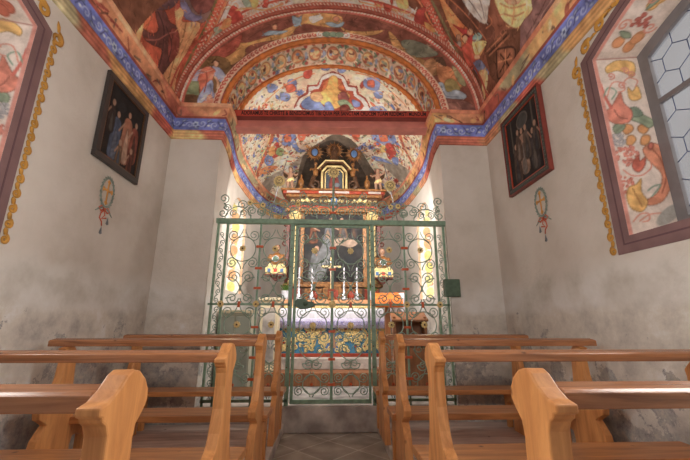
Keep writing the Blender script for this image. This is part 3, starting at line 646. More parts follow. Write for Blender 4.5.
# mouldings of the arches
def arch_tube(name,a,h,zs,y,r,mt,twist=True):
    m=MB(); n=220; vs=[];K=8
    P=[]; 
    for i in range(n+1):
        t=PI*i/n; P.append((-a*cos(t),y,zs+h*sin(t)))
    rs=[r*(1+(.16*sin(i*1.1) if twist else 0)) for i in range(n+1)]
    m.tube(P,rs,K); return m.build(name,mt,kind='structure')
arch_tube('trim_1',W1+.02,HC+.02,ZS,YG-.005,.035,M['moul'])
arch_tube('trim_2',W2-.012,HN-.012,ZC,YG-.02,.028,M['moulr'])
# chancel vault -------------------------------------------------------------
cv=Canvas(-2.2,2.2,-.612,3.78,.0105,(200,172,148))
for i in range(520):
    u=random.uniform(-2.2,2.2); v=random.uniform(.0,2.6)
    cv.spiral(u,v,random.uniform(.03,.08),random.choice([(186,120,90),(176,150,120),(190,140,110)]),.012,1.2,random.random()*6,random.choice((-1,1)))
cl=[(84,104,164),(186,84,50),(150,56,44),(120,136,100),(204,140,74),(84,104,164)]
for i in range(330):
    u=random.uniform(-2.2,2.2); v=random.uniform(.0,2.8); c=random.choice(cl)
    if i%4==0: cv.flower(u,v,random.uniform(.05,.09),c,random.choice(cl),6)
    else: cv.leaf(u,v,random.uniform(.08,.16),random.random()*6,c)
paint(cv,'C'); cv.strokes(1500,.06,.011,.2)
for i in range(1500):
    u=random.uniform(-2.2,2.2); v=random.uniform(-.2,2.9)
    if abs(u)<.74 and -.2<v<.78: continue
    q=cv.a[min(int((v-cv.v0)/cv.res),cv.ny-1),min(int((u-cv.u0)/cv.res),cv.nx-1)]
    if q.max()-q.min()<.12 and q.mean()<.55: continue
    cv.leaf(u,v,random.uniform(.03,.07),random.random()*6,random.choice([(96,116,168),(180,90,56),(206,176,150),(206,176,150),(130,140,104),(204,146,84),(156,66,50)]))
# medallion ring on the barrel (v<0) 
v1=-.225; v0=-.60
cv.poly([(-2.2,v0-.1),(2.2,v0-.1),(2.2,v1),(-2.2,v1)],(188,160,138),1,False,False)
for i in range(320):
    cv.leaf(random.uniform(-2.2,2.2),random.uniform(v0,v1),.07,random.random()*6,random.choice([(110,130,100),(130,146,116),(196,150,120),(180,90,60),(110,120,160)]))
for i in range(17):
    u=-2.08+i*4.16/16; vc=(v0+v1)/2-.02
    base=random.choice([(196,140,80),(190,120,70),(160,92,62),(176,110,70),(200,150,90)])
    cv.ell(u,vc,.10,.125,(150,146,120),0,.7); cv.ell(u,vc,.088,.11,base,0,1,(120,66,46))
    cv.spiral(u,vc,.07,(206,160,110),.016,1.2,i,1)
    for k in range(6): cv.ell(u+random.uniform(-.05,.05),vc+random.uniform(-.06,.06),.024,.03,random.choice([(106,116,146),(140,66,50),(116,70,52),(200,160,110),(130,136,116),(90,54,44)]),random.random()*3)
    u2=u+.13
    for dv in (-.13,.13): cv.ell(u2,vc+dv,.026,.03,(156,60,50)); cv.leaf(u2,vc+dv*.7,.06,random.random()*6,(112,134,110))
    cv.ell(u2,vc,.02,.05,(120,134,160))
cv.line([(-2.2,v1),(2.2,v1)],.05,(200,112,56)); cv.line([(-2.2,v0),(2.2,v0)],.05,(200,112,56))
cv.mottle(.05,.4)
def fnc(U,V):
    a=U/1.4; b=V/2.4; bb=np.clip(b,0,None); ps=(np.abs(a)**4+bb**4)**(1/4)
    psc=np.clip(ps,1e-6,PI/2); sc_=psc/np.clip(ps,1e-6,None); r=np.sin(psc)
    y=np.where(b<0,b*LC,bb*sc_/psc*r*LC)+YC; x=WC(y)*a*sc_/psc*r
    return np.stack([x,y,ZS+HC*np.cos(psc)],-1)
cv.mesh('ceiling_chancel',fnc,lambda U,V:((np.abs(U/1.4)**4+np.clip(V/2.4,0,None)**4)<(PI/2)**4))
arch_tube('trim_3',W1-.01,HC-.01,ZS,4.985,.032,M['moul'])

# ------------------------------------------------------------------ walls
def plan():
    P=[(-W2,-.6),(-W2,YG)]+[(-float(WC(y)),y) for y in np.linspace(YG,YC,7)]
    for i in range(1,60):
        t=PI*(1-i/60); x=cos(t); y=sin(t); r=(abs(x)**4+abs(y)**4)**(1/4); yy=YC+LC*y/r; P.append((float(WC(yy))*x/r,yy))
    P+=[(float(WC(y)),y) for y in np.linspace(YC,YG,7)]+[(W2,YG),(W2,-.6)]; return P
PL=plan()
def wy(y):  # chancel half width at y
    return float(WC(y))*(1-min(max((y-YC)/LC,0),1)**4)**(1/4)
def wall(name,cols,zb,zt,hole=None):
    # cols: list of (x,y); hole(y)->(z0,z1) or None on a column between two points
    m=MB()
    for (xa,ya),(xb,yb) in zip(cols[:-1],cols[1:]):
        h=hole((ya+yb)/2) if hole else None
        if h:
            h0,h1=hole(min(max(ya,hole.a),hole.b)),hole(min(max(yb,hole.a),hole.b))
            m.add([(xa,ya,zb),(xb,yb,zb),(xb,yb,h1[0]),(xa,ya,h0[0])],[(0,1,2,3)])
            m.add([(xa,ya,h0[1]),(xb,yb,h1[1]),(xb,yb,zt),(xa,ya,zt)],[(0,1,2,3)])
        else: m.add([(xa,ya,zb),(xb,yb,zb),(xb,yb,zt),(xa,ya,zt)],[(0,1,2,3)])
    return m.build(name,M['plaster'],kind='structure')
class Hole:
    def __init__(s,a,b,z0,zs,rise,e=2): s.a,s.b,s.z0,s.zs,s.rise,s.e=a,b,z0,zs,rise,e
    def __call__(s,y):
        if y<s.a-1e-6 or y>s.b+1e-6: return None
        q=min(abs((y-(s.a+s.b)/2)/((s.b-s.a)/2)),1)
        return (s.z0,s.zs+s.rise*((1-q*q) if s.e==1 else math.sqrt(1-q*q)))
HL=Hole(.11,2.25,1.83,3.34,.24,1); HR=Hole(.30,2.44,1.83,3.37,.24,1)
def side(sg,h):
    ys=[-.6,h.a]+[h.a+(h.b-h.a)*i/24 for i in range(1,24)]+[h.b,YG]
    return [(sg*W2,y) for y in ys]
wall('wall_left',side(-1,HL),0,3.7,HL); wall('wall_right',side(1,HR),0,3.7,HR)
wall('wall_pier_left',[(-W2,YG),(-W1,YG)],0,3.7); wall('wall_pier_right',[(W1,YG),(W2,YG)],0,3.7)
HCL=Hole(5.85,6.80,1.72,3.02,.42); HCR=Hole(5.70,6.62,1.62,2.95,.40)
for sg,h,nm in ((-1,HCL,'left'),(1,HCR,'right')):
    ys=list(np.linspace(YG,YC,7))+[h.a]+[h.a+(h.b-h.a)*(.5-.5*cos(PI*i/24)) for i in range(1,24)]+[h.b]+list(np.linspace(h.b,8.4,14))[1:]
    wall('wall_chancel_'+nm,[(sg*wy(y),y) for y in ys],0,3.7,h)
wall('wall_apse',[(x,y) for x,y in PL if y>=8.1],0,3.7)
# cornice -------------------------------------------------------------------
prof=[(0,3.645),(.028,3.655),(.034,3.68),(.04,3.765),(.026,3.775),(.03,3.945),(.05,3.95),(.055,3.97),(.098,4.085),(.125,4.095),(.13,4.14),(.0,4.15)]
pa=np.array(prof); pl=np.concatenate([[0],np.cumsum(np.hypot(*np.diff(pa,axis=0).T))]); 
pts=[Vector((x,y)) for x,y in PL]; nrm=[]
for i in range(len(pts)):
    t0=(pts[i]-pts[i-1]).normalized() if i else None; t1=(pts[i+1]-pts[i]).normalized() if i<len(pts)-1 else None
    t0=t0 or t1; t1=t1 or t0; n0=Vector((t0.y,-t0.x)); n1=Vector((t1.y,-t1.x)); q=(n0+n1); q=q/ (1+n0.dot(n1)); nrm.append(q)
sl=[0]
for i in range(1,len(pts)): sl.append(sl[-1]+(pts[i]-pts[i-1]).length)
PX=np.array([[p.x,p.y] for p in pts]); NX=np.array([[p.x,p.y] for p in nrm]); sl=np.array(sl)
cv=Canvas(0,sl[-1],0,pl[-1],.0108,(150,70,50))
S_=cv.U
def band(z0,z1):  # profile-length slice of heights
    return [j for j,v in enumerate(cv.V) if z0<=np.interp(v,pl,pa[:,1])<z1]
def vary(j,pal,seed,period):
    r=np.random.default_rng(seed); n=int(sl[-1]/period)+3; idx=r.integers(0,len(pal),n); f=(S_/period+.9*np.sin(S_*3+j*.25)*.12)+j*.01; i0=f.astype(int); t=np.clip((f-i0-.8)*5,0,1)[:,None]
    P=np.array(pal)/255.; return P[idx[np.clip(i0,0,n-1)]]*(1-t)+P[idx[np.clip(i0+1,0,n-1)]]*t
pal=[(176,128,66),(150,66,50),(190,146,84),(160,82,60),(170,110,70),(140,130,96)]
for j in range(cv.ny):
    z=np.interp(cv.V[j],pl,pa[:,1]); 
    if z<3.772: cv.a[j]=vary(j,pal,3,.46)*(.90+.14*((j//2)%2))
    elif z<3.948: cv.a[j]=np.array((82,96,166))/255.
    elif z<3.972: cv.a[j]=np.array((128,58,44))/255.
    elif z<4.088: cv.a[j]=vary(j,pal,9,.62)
    else: cv.a[j]=vary(j,[(176,104,70),(190,130,90)],5,.7)
vb=np.interp(3.865,pa[:,1],pl)
s=0.
while s<sl[-1]:
    sg=1 if int(s/.17)%2 else -1
    cv.spiral(s,vb+sg*.014,.052,(128,144,192),.012,1.1,s*3,sg)
    cv.line([(s+.04,vb-.045*sg),(s+.09,vb+.04*sg),(s+.15,vb+.03*sg)],.013,(56,62,104)); cv.leaf(s+.06,vb+.04*sg,.07,.4*sg,(122,138,180))
    cv.ell(s+.09,vb-.02*sg,.02,.014,(150,166,214))
    if int(s/.17)%5==0: cv.flower(s+.08,vb,.045,(140,160,206),(70,84,130),6)
    s+=.17
vt=np.interp(4.02,pa[:,1],pl)
for i in range(90):
    s=random.uniform(0,sl[-1]); x=[(s+random.uniform(-.12,.12),vt+random.uniform(-.05,.05)) for _ in range(3)]; cv.line(spline(x,False,4),.012,random.choice([(84,50,36),(120,44,36),(90,70,60)]))
for i in range(70):
    s=random.uniform(0,sl[-1]); cv.ell(s,vt+random.uniform(-.03,.03),.05,.03,random.choice([(196,168,124),(120,52,40),(206,150,80)]),random.random(),.8)
cv.mottle(.05,.3)
def fk(S,V):
    o=np.interp(V,pl,pa[:,0]); z=np.interp(V,pl,pa[:,1]); k=np.clip(np.searchsorted(sl,S,side='right')-1,0,len(sl)-2); f=(S-sl[k])/(sl[k+1]-sl[k])
    A=PX[k]+NX[k]*o[...,None]; B=PX[k+1]+NX[k+1]*o[...,None]; q=A+(B-A)*f[...,None]
    return np.concatenate([q,z[...,None]],-1)
cv.mesh('trim_4',fk)
# floors --------------------------------------------------------------------
def slab_mat():
    m=mat('stone slabs',(150,138,128),.7); nt=m.node_tree; L=nt.links.new; b=nt.nodes['Principled BSDF']
    tc=nt.nodes.new('ShaderNodeTexCoord'); mp=nt.nodes.new('ShaderNodeMapping'); mp.inputs['Rotation'].default_value=(0,0,PI/4)
    L(tc.outputs['Object'],mp.inputs['Vector']); br=nt.nodes.new('ShaderNodeTexBrick'); br.offset=0; br.inputs['Scale'].default_value=1; br.inputs['Brick Width'].default_value=.42; br.inputs['Row Height'].default_value=.42; br.inputs['Mortar Size'].default_value=.008
    br.inputs['Color1'].default_value=hexc((188,176,162)); br.inputs['Color2'].default_value=hexc((164,154,144)); br.inputs['Mortar'].default_value=hexc((206,196,184))
    L(mp.outputs['Vector'],br.inputs['Vector'])
    n=nt.nodes.new('ShaderNodeTexNoise'); n.inputs['Scale'].default_value=4; n.inputs['Detail'].default_value=8; L(tc.outputs['Object'],n.inputs['Vector'])
    r=nt.nodes.new('ShaderNodeValToRGB'); r.color_ramp.elements[0].position=.35; r.color_ramp.elements[0].color=(.6,.58,.56,1); r.color_ramp.elements[1].position=.7; L(n.outputs['Fac'],r.inputs['Fac'])
    mx=nt.nodes.new('ShaderNodeMix'); mx.data_type='RGBA'; mx.blend_type='MULTIPLY'; mx.inputs[0].default_value=1; L(br.outputs['Color'],mx.inputs[6]); L(r.outputs['Color'],mx.inputs[7]); L(mx.outputs[2],b.inputs['Base Color'])
    return m
MB().box(-W2,W2,-.6,9,-.1,0).build('floor',slab_mat(),kind='structure')
MB().box(-1.72,1.72,YG+.3,8.9,-.02,.24).build('floor_chancel',M['stone'],bevel=.01,kind='structure')
MB().box(-W1+.005,W1-.005,YG-.03,YG+.31,.0,.27).build('floor_threshold',M['stone2'],bevel=.008,kind='structure')
for sg,nm in ((-1,'left'),(1,'right')):
    e=.50 if sg<0 else .56
    x0,x1=sorted((sg*W2,sg*e))
    m=MB(); n=9
    for i in range(n):
        a=-.6+(YG+.57)*i/n; b_=-.6+(YG+.57)*(i+1)/n; m.box(x0+(.07 if sg>0 else 0),x1-(.07 if sg<0 else 0),a+.003,b_-.003,.0,.10)
    m.build('floor_platform_'+nm,M['platform'],bevel=.004,kind='structure')
    xa,xb=(x1-.07,x1) if sg<0 else (x0,x0+.07)
    MB().box(xa,xb,-.6,YG-.03,0,.105).build('floor_kerb_'+nm,M['stone2'],bevel=.012,kind='structure')

# ------------------------------------------------------------------ nave windows
def outline(h,dy0=0,dz0=0,n=24):
    P=[(h.b,h.z0)]+[(h.b,h.z0+(h.zs-h.z0)*i/6) for i in range(1,6)]
    for i in range(n+1):
        y=h.b+(h.a-h.b)*i/n; P.append((y,h(y)[1]))
    P+=[(h.a,h.z0+(h.zs-h.z0)*i/6) for i in range(5,-1,-1)]
    return P
def reveal(name,sg,h,depth,gl,parent=None,chancel=False):
    A=outline(h); B=outline(gl); A=np.array(A+[A[0]]); B=np.array(B+[B[0]])
    L=np.concatenate([[0],np.cumsum(np.hypot(*np.diff(A,axis=0).T))])
    cv=Canvas(0,depth,0,L[-1],.009,(206,190,180) if not chancel else (232,214,196)); KK=1.25 if not chancel else 2.2
    jamb=h.zs-h.z0
    if not chancel:
        paint(cv,'J'); 
        # vault soffit fruit
        p=jamb+.08
        while p<L[-1]-jamb-.1-(h.b-h.a):
            c=random.choice([(210,140,84),(196,100,72),(214,160,80)])
            for k in range(4): cv.ell(.12+random.uniform(0,.16),p+random.uniform(-.02,.12),.045,.055,c,random.random(),1,tuple(np.array(c)*.7))
            cv.leaf(.2,p+.1,.13,random.random()*6,(130,146,120)); cv.spiral(.08,p+.2,.05,(206,130,110),.012,1.3,0,1); cv.spiral(.3,p+.18,.05,(206,130,110),.012,1.3,0,-1)
            for k in range(14): cv.ell(.2+random.uniform(-.06,.06),p+.24+random.uniform(-.05,.05),.018,.018,(180,90,76),0,1,(120,60,54))
            p+=.34
        p=L[-1]-(h.b-h.a)-jamb+.1
        while p<L[-1]-(h.b-h.a)-.1:
            c=random.choice([(210,140,84),(204,110,84),(214,160,80)])
            for k in range(4): cv.ell(.14+random.uniform(0,.14),p+random.uniform(0,.12),.045,.055,c,0,1,tuple(np.array(c)*.7))
            cv.leaf(.2,p+.1,.13,random.random()*6,(130,146,120)); p+=.28
        for q in (jamb,L[-1]-(h.b-h.a)-jamb): cv.line([(0,q),(depth,q)],.012,(170,120,110))
        cv.line([(.012,0),(.012,L[-1])],.034,(204,132,118))
        cv.ell(.32,.12,.12,.05,(150,150,146),.6,.9)
        for q in range(26): cv.spiral(random.uniform(.05,.36),random.uniform(.05,L[-1]-.05),.035,(200,124,108),.008,1.3,random.random()*6,random.choice((-1,1)))
    else:
        cv.line([(.02,0),(.02,L[-1])],.05,(226,130,96)); cv.line([(depth-.02,0),(depth-.02,L[-1])],.04,(226,150,110))
        p=.1
        while p<L[-1]:
            c=random.choice([(232,160,70),(226,120,70),(236,190,96)])
            cv.ell(depth*.5,p,.07,.1,c); cv.leaf(depth*.4,p+.1,.13,1.2,(232,170,80)); cv.spiral(depth*.6,p+.16,.06,(216,100,70),.02,1.2,0,1); p+=.24
    def f(D,Pp):
        k=D/depth; ya=np.interp(Pp,L,A[:,0]); za=np.interp(Pp,L,A[:,1]); yb=np.interp(Pp,L,B[:,0]); zb=np.interp(Pp,L,B[:,1])
        y=ya+(yb-ya)*k; wx=np.vectorize(lambda q:(wy(q) if chancel else W2))(ya)
        return np.stack([sg*(wx+D),y,za+(zb-za)*k],-1)
    return cv.mesh(name,f,k=KK,parent=parent,kind=None if parent else 'structure')
def strip(m,P,x0,x1,w,sg_out=1):
    # flat band following outline P (list y,z), from offset 0 to w outward, thick x0..x1
    n=len(P); N=[]
    for i in range(n):
        a=P[max(i-1,0)]; b=P[min(i+1,n-1)]
        t=Vector((b[0]-a[0],b[1]-a[1])); 
        if i in (0,n-1): pass
        t.normalize(); N.append(Vector((t.y,-t.x)))
    for i in range(n-1):
        a,b=P[i],P[i+1]; ao=(a[0]+N[i].x*w,a[1]+N[i].y*w); bo=(b[0]+N[i+1].x*w,b[1]+N[i+1].y*w)
        m.add([(x0,a[0],a[1]),(x0,b[0],b[1]),(x0,bo[0],bo[1]),(x0,ao[0],ao[1]),(x1,a[0],a[1]),(x1,b[0],b[1]),(x1,bo[0],bo[1]),(x1,ao[0],ao[1])],
         [(0,1,2,3),(7,6,5,4),(0,4,5,1),(3,2,6,7),(0,3,7,4),(1,5,6,2)])
def loopo(P):  # closed loop offset outline polygon, clean corners
    return P
def nave_window(num,sg,h):
    root=bpy.data.objects.new('window_%d'%num,None); COL.objects.link(root); root['kind']='structure'
    depth=.40; gl=Hole(h.a+.06,h.b-.03,1.88,3.39,.2,1)
    reveal('painted_reveal',sg,h,depth,gl,root)
    # painted frame band on the wall
    def offs(o):
        P=[]; q=Hole(h.a-o,h.b+o,h.z0-o,h.zs+o*.55,h.rise+o*.2,1); return outline(q)
    m=MB()
    def ringband(o0,o1,th,mt,name):
        A=offs(o0);B=offs(o1);n=len(A);m=MB()
        x0=sg*(W2-.001); x1=sg*(W2-th)
        vs=[(x1,a[0],a[1]) for a in A]+[(x1,b[0],b[1]) for b in B]+[(x0,a[0],a[1]) for a in A]+[(x0,b[0],b[1]) for b in B]
        fs=[]
        for i in range(n):
            j=(i+1)%n; fs+=[(i,j,n+j,n+i),(n+i,n+j,3*n+j,3*n+i),(i,2*n+i,2*n+j,j)]
        m.add(vs,fs); return m.build(name,mt,root)
    ringband(.0,.05,.004,M['frame_p'],'painted_border'); ringband(.05,.062,.006,M['frame_q'],'border_line'); ringband(.062,.125,.005,M['frame_p'],'painted_border')
    # ochre scroll leaves round the border
    P=offs(.145); PA=np.array(P); n=len(P); m=MB(); LL=np.concatenate([[0],np.cumsum(np.hypot(*np.diff(PA,axis=0).T))])
    s=.06; x=sg*(W2-.006); i=0; J=h.zs-h.z0
    while s<LL[-1]-.05:
        y=np.interp(s,LL,PA[:,0]); z=np.interp(s,LL,PA[:,1]); y2=np.interp(s+.01,LL,PA[:,0]); z2=np.interp(s+.01,LL,PA[:,1]); t=Vector((y2-y,z2-z)).normalized(); nn=Vector((t.y,-t.x))
        on_top= J+.1<s<LL[-1]-J-.1
        r=.03 if not on_top else .055
        c=Vector((y,z))+nn*(r*.6)
        pts=[]
        for k in range(15):
            a=k/14; rr=r*(1-.7*a); ang=a*1.35*2*PI; q=c+t*(cos(ang)*rr)+nn*(sin(ang)*rr); pts.append((x,q.x,q.y))
        m.tube(pts,[.010+.008*(1-k/14) if not on_top else .014+.012*(1-k/14) for k in range(15)],5)
        q0=c+t*r; q1=c+t*(r*2.6)-nn*(r*.5); m.tube([(x,q0.x,q0.y),(x,(q0.x+q1.x)/2,(q0.y+q1.y)/2+.01),(x,q1.x,q1.y)],[.016,.02,.006],5)
        s+=.11 if not on_top else .19; i+=1
    for v in range(len(m.v)):
        a,b,c=m.v[v]; m.v[v]=(sg*(W2-.002)-(a-x)*0-sg*max(0,min(.006,.003+abs(a-x)*.2)),b,c)
    m.build('painted_scrollwork',M['ochre'],root)
    # sash
    X0=W2+depth-.03
    def rect(m,y0,y1,z0,z1,th=.05): m.box(min(sg*X0,sg*(X0+th)),max(sg*X0,sg*(X0+th)),y0,y1,z0,z1)
    A=outline(gl); q=Hole(gl.a+.085,gl.b-.085,gl.z0+.08,gl.zs-.075,gl.rise,1); B=outline(q); n=len(A); m=MB()
    for xx in (sg*X0,sg*(X0+.05)): m.v+=[(xx,a[0],a[1]) for a in A]+[(xx,b[0],b[1]) for b in B]
    for i in range(n):
        j=(i+1)%n; fs=[(i,j,n+j,n+i),(2*n+i,3*n+i,3*n+j,2*n+j),(n+i,n+j,3*n+j,3*n+i),(i,2*n+i,2*n+j,j)]; m.f+=fs; m.sm+=[False]*4
    m.build('window_frame',M['sash'],root)
    m=MB(); zm=2.90; rect(m,q.a,q.b,zm-.02,zm+.02,.03); 
    for k in (1,2): 
        y=q.b+(q.a-q.b)*k/3; rect(m,y-.02,y+.02,q.z0,q(y)[1],.03)
    m.build('muntin',M['sash'],root)
    m=MB(); xg=sg*(X0+.03); n=len(B); m.add([(xg,b[0],b[1]) for b in B],[tuple(range(n))]); m.build('glass',M['glass'],root)
    m=MB(); xx=sg*(X0+.022); r=.115; dx=r*math.sqrt(3); row=0; z=q.z0
    inside=lambda y,z:(q.a<y<q.b and q.z0<z<q(min(max(y,q.a),q.b))[1])
    while z<3.7:
        y=q.a+(dx/2 if row%2 else 0)
        while y<q.b+dx:
            V=[(y+r*cos(PI/2+k*PI/3),z+r*sin(PI/2+k*PI/3)) for k in range(6)]
            for k in (0,1,2):
                a,b=V[k],V[(k+1)%6]
                
                g=[(a[0]+(b[0]-a[0])*t/6,a[1]+(b[1]-a[1])*t/6) for t in range(7)]; g=[q_ for q_ in g if inside(*q_)]
                if len(g)>1: m.tube([(xx,g[0][0],g[0][1]),(xx,g[-1][0],g[-1][1])],.004,4)
            y+=dx
        z+=1.5*r; row+=1
    m.build('lead_came',M['lead'],root)
nave_window(1,-1,HL); nave_window(2,1,HR)
def chancel_window(num,sg,h):
    root=bpy.data.objects.new('window_%d'%num,None); COL.objects.link(root); root['kind']='structure'
    gl=Hole(h.a+.1,h.b-.1,h.z0+.08,h.zs,h.rise-.1)
    reveal('painted_reveal',sg,h,.36,gl,root,True)
    B=outline(gl); xg=sg*(1.70+.33); m=MB(); m.add([(xg,b[0],b[1]) for b in B],[tuple(range(len(B)))]); m.build('glass',M['glass2'],root)
    m=MB(); x0,x1=sorted((sg*(1.70+.29),sg*(1.70+.325))); cy=(gl.a+gl.b)/2
    m.box(x0,x1,cy-.015,cy+.015,gl.z0,gl(cy)[1]); 
    for z in np.arange(gl.z0+.3,gl.zs+.1,.32): m.box(x0,x1,gl.a,gl.b,z-.012,z+.012)
    m.build('muntin',M['sash'],root)
chancel_window(3,-1,HCL); chancel_window(4,1,HCR)

# ------------------------------------------------------------------ tie beam with inscription
beam=bpy.data.objects.new('trim_5',None); COL.objects.link(beam); beam['kind']='structure'; beam.location=(0,4.86,-.055); beam.rotation_euler=(0,0,-.03)
MB().box(-1.56,1.56,-.06,.10,4.20,4.44).build('beam_body',M['beam_d'],beam,.006)
MB().box(-1.50,1.50,-.066,-.058,4.325,4.425).build('inscription_band',M['beam_r'],beam)
MB().prism([(-.10,4.12),(-.09,4.20),(.12,4.20),(.12,4.12)],-1.56,1.56,'x').build('beam_moulding',M['beam_p'],beam,.008)
MB().prism([(-.08,4.20),(-.062,4.25),(-.058,4.25),(-.058,4.20)],-1.56,1.56,'x').build('beam_bead',M['beam_p'],beam)
def text(s,size,loc,mt,parent,width,ext=.002):
    c=bpy.data.curves.new('inscription','FONT'); c.body=s; c.size=size; c.extrude=ext; c.align_x='CENTER'; c.align_y='CENTER'; c.offset=.002
    t=bpy.data.objects.new('tmp',c); COL.objects.link(t); bpy.context.view_layer.update()
    me=bpy.data.meshes.new_from_object(t.evaluated_get(bpy.context.evaluated_depsgraph_get())); bpy.data.objects.remove(t)
    co=np.array([v.co[:] for v in me.vertices]); w=co[:,0].max()-co[:,0].min(); co[:,0]*=width/w; me.vertices.foreach_set('co',co.ravel())
    o=bpy.data.objects.new('inscription',me); COL.objects.link(o); me.materials.clear(); me.materials.append(mt); o.parent=parent; o.location=loc; o.rotation_euler=(PI/2,0,0); return o
text('ADORAMUS TE CHRISTE & BENEDICIMUS TIBI QUIA PER SANCTAM CRUCEM TUAM REDEMISTI MUNDUM',.095,(.03,-.068,4.375),M['ink'],beam,2.85)

# ------------------------------------------------------------------ pews
PROF=[(.0,.998),(.035,.990),(.07,.965),(.092,.935),(.095,.905),(.075,.88),(.048,.855),(.042,.82),(.045,.76),(.06,.62),(.085,.50),(.12,.42),
 (.125,.354),(.35,.354),(.36,.34),(.35,.31),(.32,.30),(.315,.0),(.27,.0),(.265,.24),(.20,.27),(.15,.26),(.135,.2),(.16,.0),
 (-.27,.0),(-.265,.05),(-.225,.22),(-.205,.32),(-.16,.375),(-.135,.40),(-.17,.425),(-.215,.45),(-.225,.49),(-.205,.515),(-.15,.54),(-.115,.60),(-.085,.70),(-.076,.80),
 (-.078,.86),(-.09,.885),(-.105,.895),(-.108,.905),(-.122,.91),(-.124,.93),(-.09,.937),(-.055,.958),(-.025,.987)]
HW=.80
def make_pew(side):
    root=thing('church_pew','','pew')
    ai=HW-.055 if side<0 else -HW; wl=-HW+.10 if side<0 else HW-.155
    m=MB(); m.prism(PROF,ai,ai+.055,'x'); m.build('end_panel',M['pew_z'],root,.005)
    low=[(.0,.906)]+PROF[6:-6]+[(-.06,.906)]
    m=MB(); m.prism(low,wl,wl+.055,'x'); m.build('wall_side_panel',M['pew_z'],root,.005)
    MB().prism([(-.075,.908),(-.075,.947),(-.062,.954),(.0,.964),(.006,.93),(-.02,.908)],(-HW if side<0 else -HW+.055),(HW-.055 if side<0 else HW),'x').build('book_rest',M['pew_dark'],root,.004)
    MB().box(-HW-.03,HW+.03,.085,.37,.355,.402).build('seat',M['pew_x'],root,.006)
    return root
bases={-1:make_pew(-1),1:make_pew(1)}
PR=[(1.0,.985,1.0),(1.965,1.0,1.0),(2.93,1.02,1.0),(3.92,1.022,1.0)]
ordn=['nearest the camera','second from the camera','third from the camera','nearest the green iron gate']
for sg,nm in ((-1,'left'),(1,'right')):
    for i,(y,zs,_) in enumerate(PR):
        o=bases[sg] if i==0 else copy_tree(bases[sg])
        o.location=(-1.305 if sg<0 else 1.33,y,.10); o.scale=(1,1,zs)
        o['label']='wooden church pew with scrolled ends, %s of the aisle, %s'%(nm,ordn[i]); o['category']='pew'; o['group']='wooden pews on the %s side of the aisle'%nm

# ------------------------------------------------------------------ wrought iron screen
YS=4.49
G=thing('iron_screen','green wrought iron gate and screen with gold rosettes across the chancel opening','gate',(0,YS,.27))
def zl(z): return z-.27
def sp(cx,cz,r,turn,a0,sg,y=0,n=None,rin=.18):
    n=n or int(abs(turn)*14)+4; o=[]
    for i in range(n+1):
        t=i/n; rr=r*(1-(1-rin)*t); a=a0+sg*turn*2*PI*t; o.append((cx+rr*cos(a),y,zl(cz+rr*sin(a))))
    return o
R0=.007
def arcl(p0,p1,bulge,n=10):
    a=Vector(p0);b=Vector(p1);d=b-a;nn=Vector((-d.y,d.x)); return [(lambda q:(q.x,0,zl(q.y)))(a+d*(i/n)+nn*bulge*4*(i/n)*(1-i/n)) for i in range(n+1)]
def cell(m,cx,cz,w,h,kind):
    # kind A: ring round a rosette; corner volutes and crossing stems
    if kind=='A':
        r=min(w*.40,h*.38)
        m.tube([(cx+r*cos(2*PI*k/28),0,zl(cz+r*sin(2*PI*k/28))) for k in range(28)],R0,5,True)
        for sx in (-1,1):
            for sz in (-1,1):
                q=min(w*.17,h*.2)
                c=(cx+sx*(w*.5-q-.005),cz+sz*(h*.5-q-.01))
                m.tube(sp(c[0],c[1],q,1.6,PI/2*(-sz) ,sx*sz),R0*.9,5)
                m.tube(arcl((c[0],c[1]-sz*q),(cx+sx*.012,cz+sz*(h*.5)),.12*sx*sz,6),R0*.9,5)
                pass
    elif kind=='B':
        # facing hearts
        for sx in (-1,1):
            q=w*.2
            m.tube(sp(cx+sx*(q+.01),cz+h*.30,q,1.6,PI if sx>0 else 0,-sx),R0,5)
            m.tube(arcl((cx+sx*(2*q+.012),cz+h*.30),(cx,cz-h*.12),-.22*sx,10),R0,5)
            m.tube(sp(cx+sx*(q+.01),cz-h*.32,q,1.6,PI if sx>0 else 0,sx),R0,5)
            m.tube(arcl((cx+sx*(2*q+.012),cz-h*.32),(cx,cz+h*.08),.22*sx,10),R0,5)
    elif kind=='C':
        # S stems
        for sx in (-1,1):
            q=w*.17
            m.tube(sp(cx+sx*q*1.2,cz+h*.5-q*1.1,q,1.5,PI if sx>0 else 0,-sx),R0,5)
            m.tube(arcl((cx+sx*q*2.2,cz+h*.5-q*1.1),(cx-sx*q*1.6,cz-h*.5+q*1.4),.14*sx,12),R0,5)
            m.tube(sp(cx-sx*q*1.6+sx*q,cz-h*.5+q*1.4,q,1.5,PI if sx>0 else 0,sx),R0,5)
def rosette(x,z,r,parent,name='rosette',petals=8,mt=None):
    m=MB(); y=-.022
    for k in range(petals):
        a=2*PI*k/petals; m.ball((x+cos(a)*r*.66,y,zl(z+sin(a)*r*.66)),r*.3,.008,r*.3,6)
    m.lathe([(r*.62,-.006),(r*.62,.004),(r*.2,.012),(.001,.014)],(x,y,zl(z)),12,Matrix.Rotation(PI/2,3,'X'))
    m.tube([(x,y,zl(z)),(x,.004,zl(z))],.008,5)
    o=m.build(name,mt or M['gold'],parent)
    c=MB(); c.ball((x,y-.012,zl(z)),r*.26,.01,r*.26,8); c.build('rosette_centre',M['goldd'],o)if parent is G else None
    return o
class CM:
    def __init__(s,p): s.p=p
    def box(s,*a): MB().box(*a).build('collar',M['orange'],s.p)
def collar(m,x,z,v=False):
    if v: m.box(x-.014,x+.014,-.024,.02,zl(z-.035),zl(z+.035))
    else: m.box(x-.042,x+.042,-.024,.02,zl(z-.014),zl(z+.014))
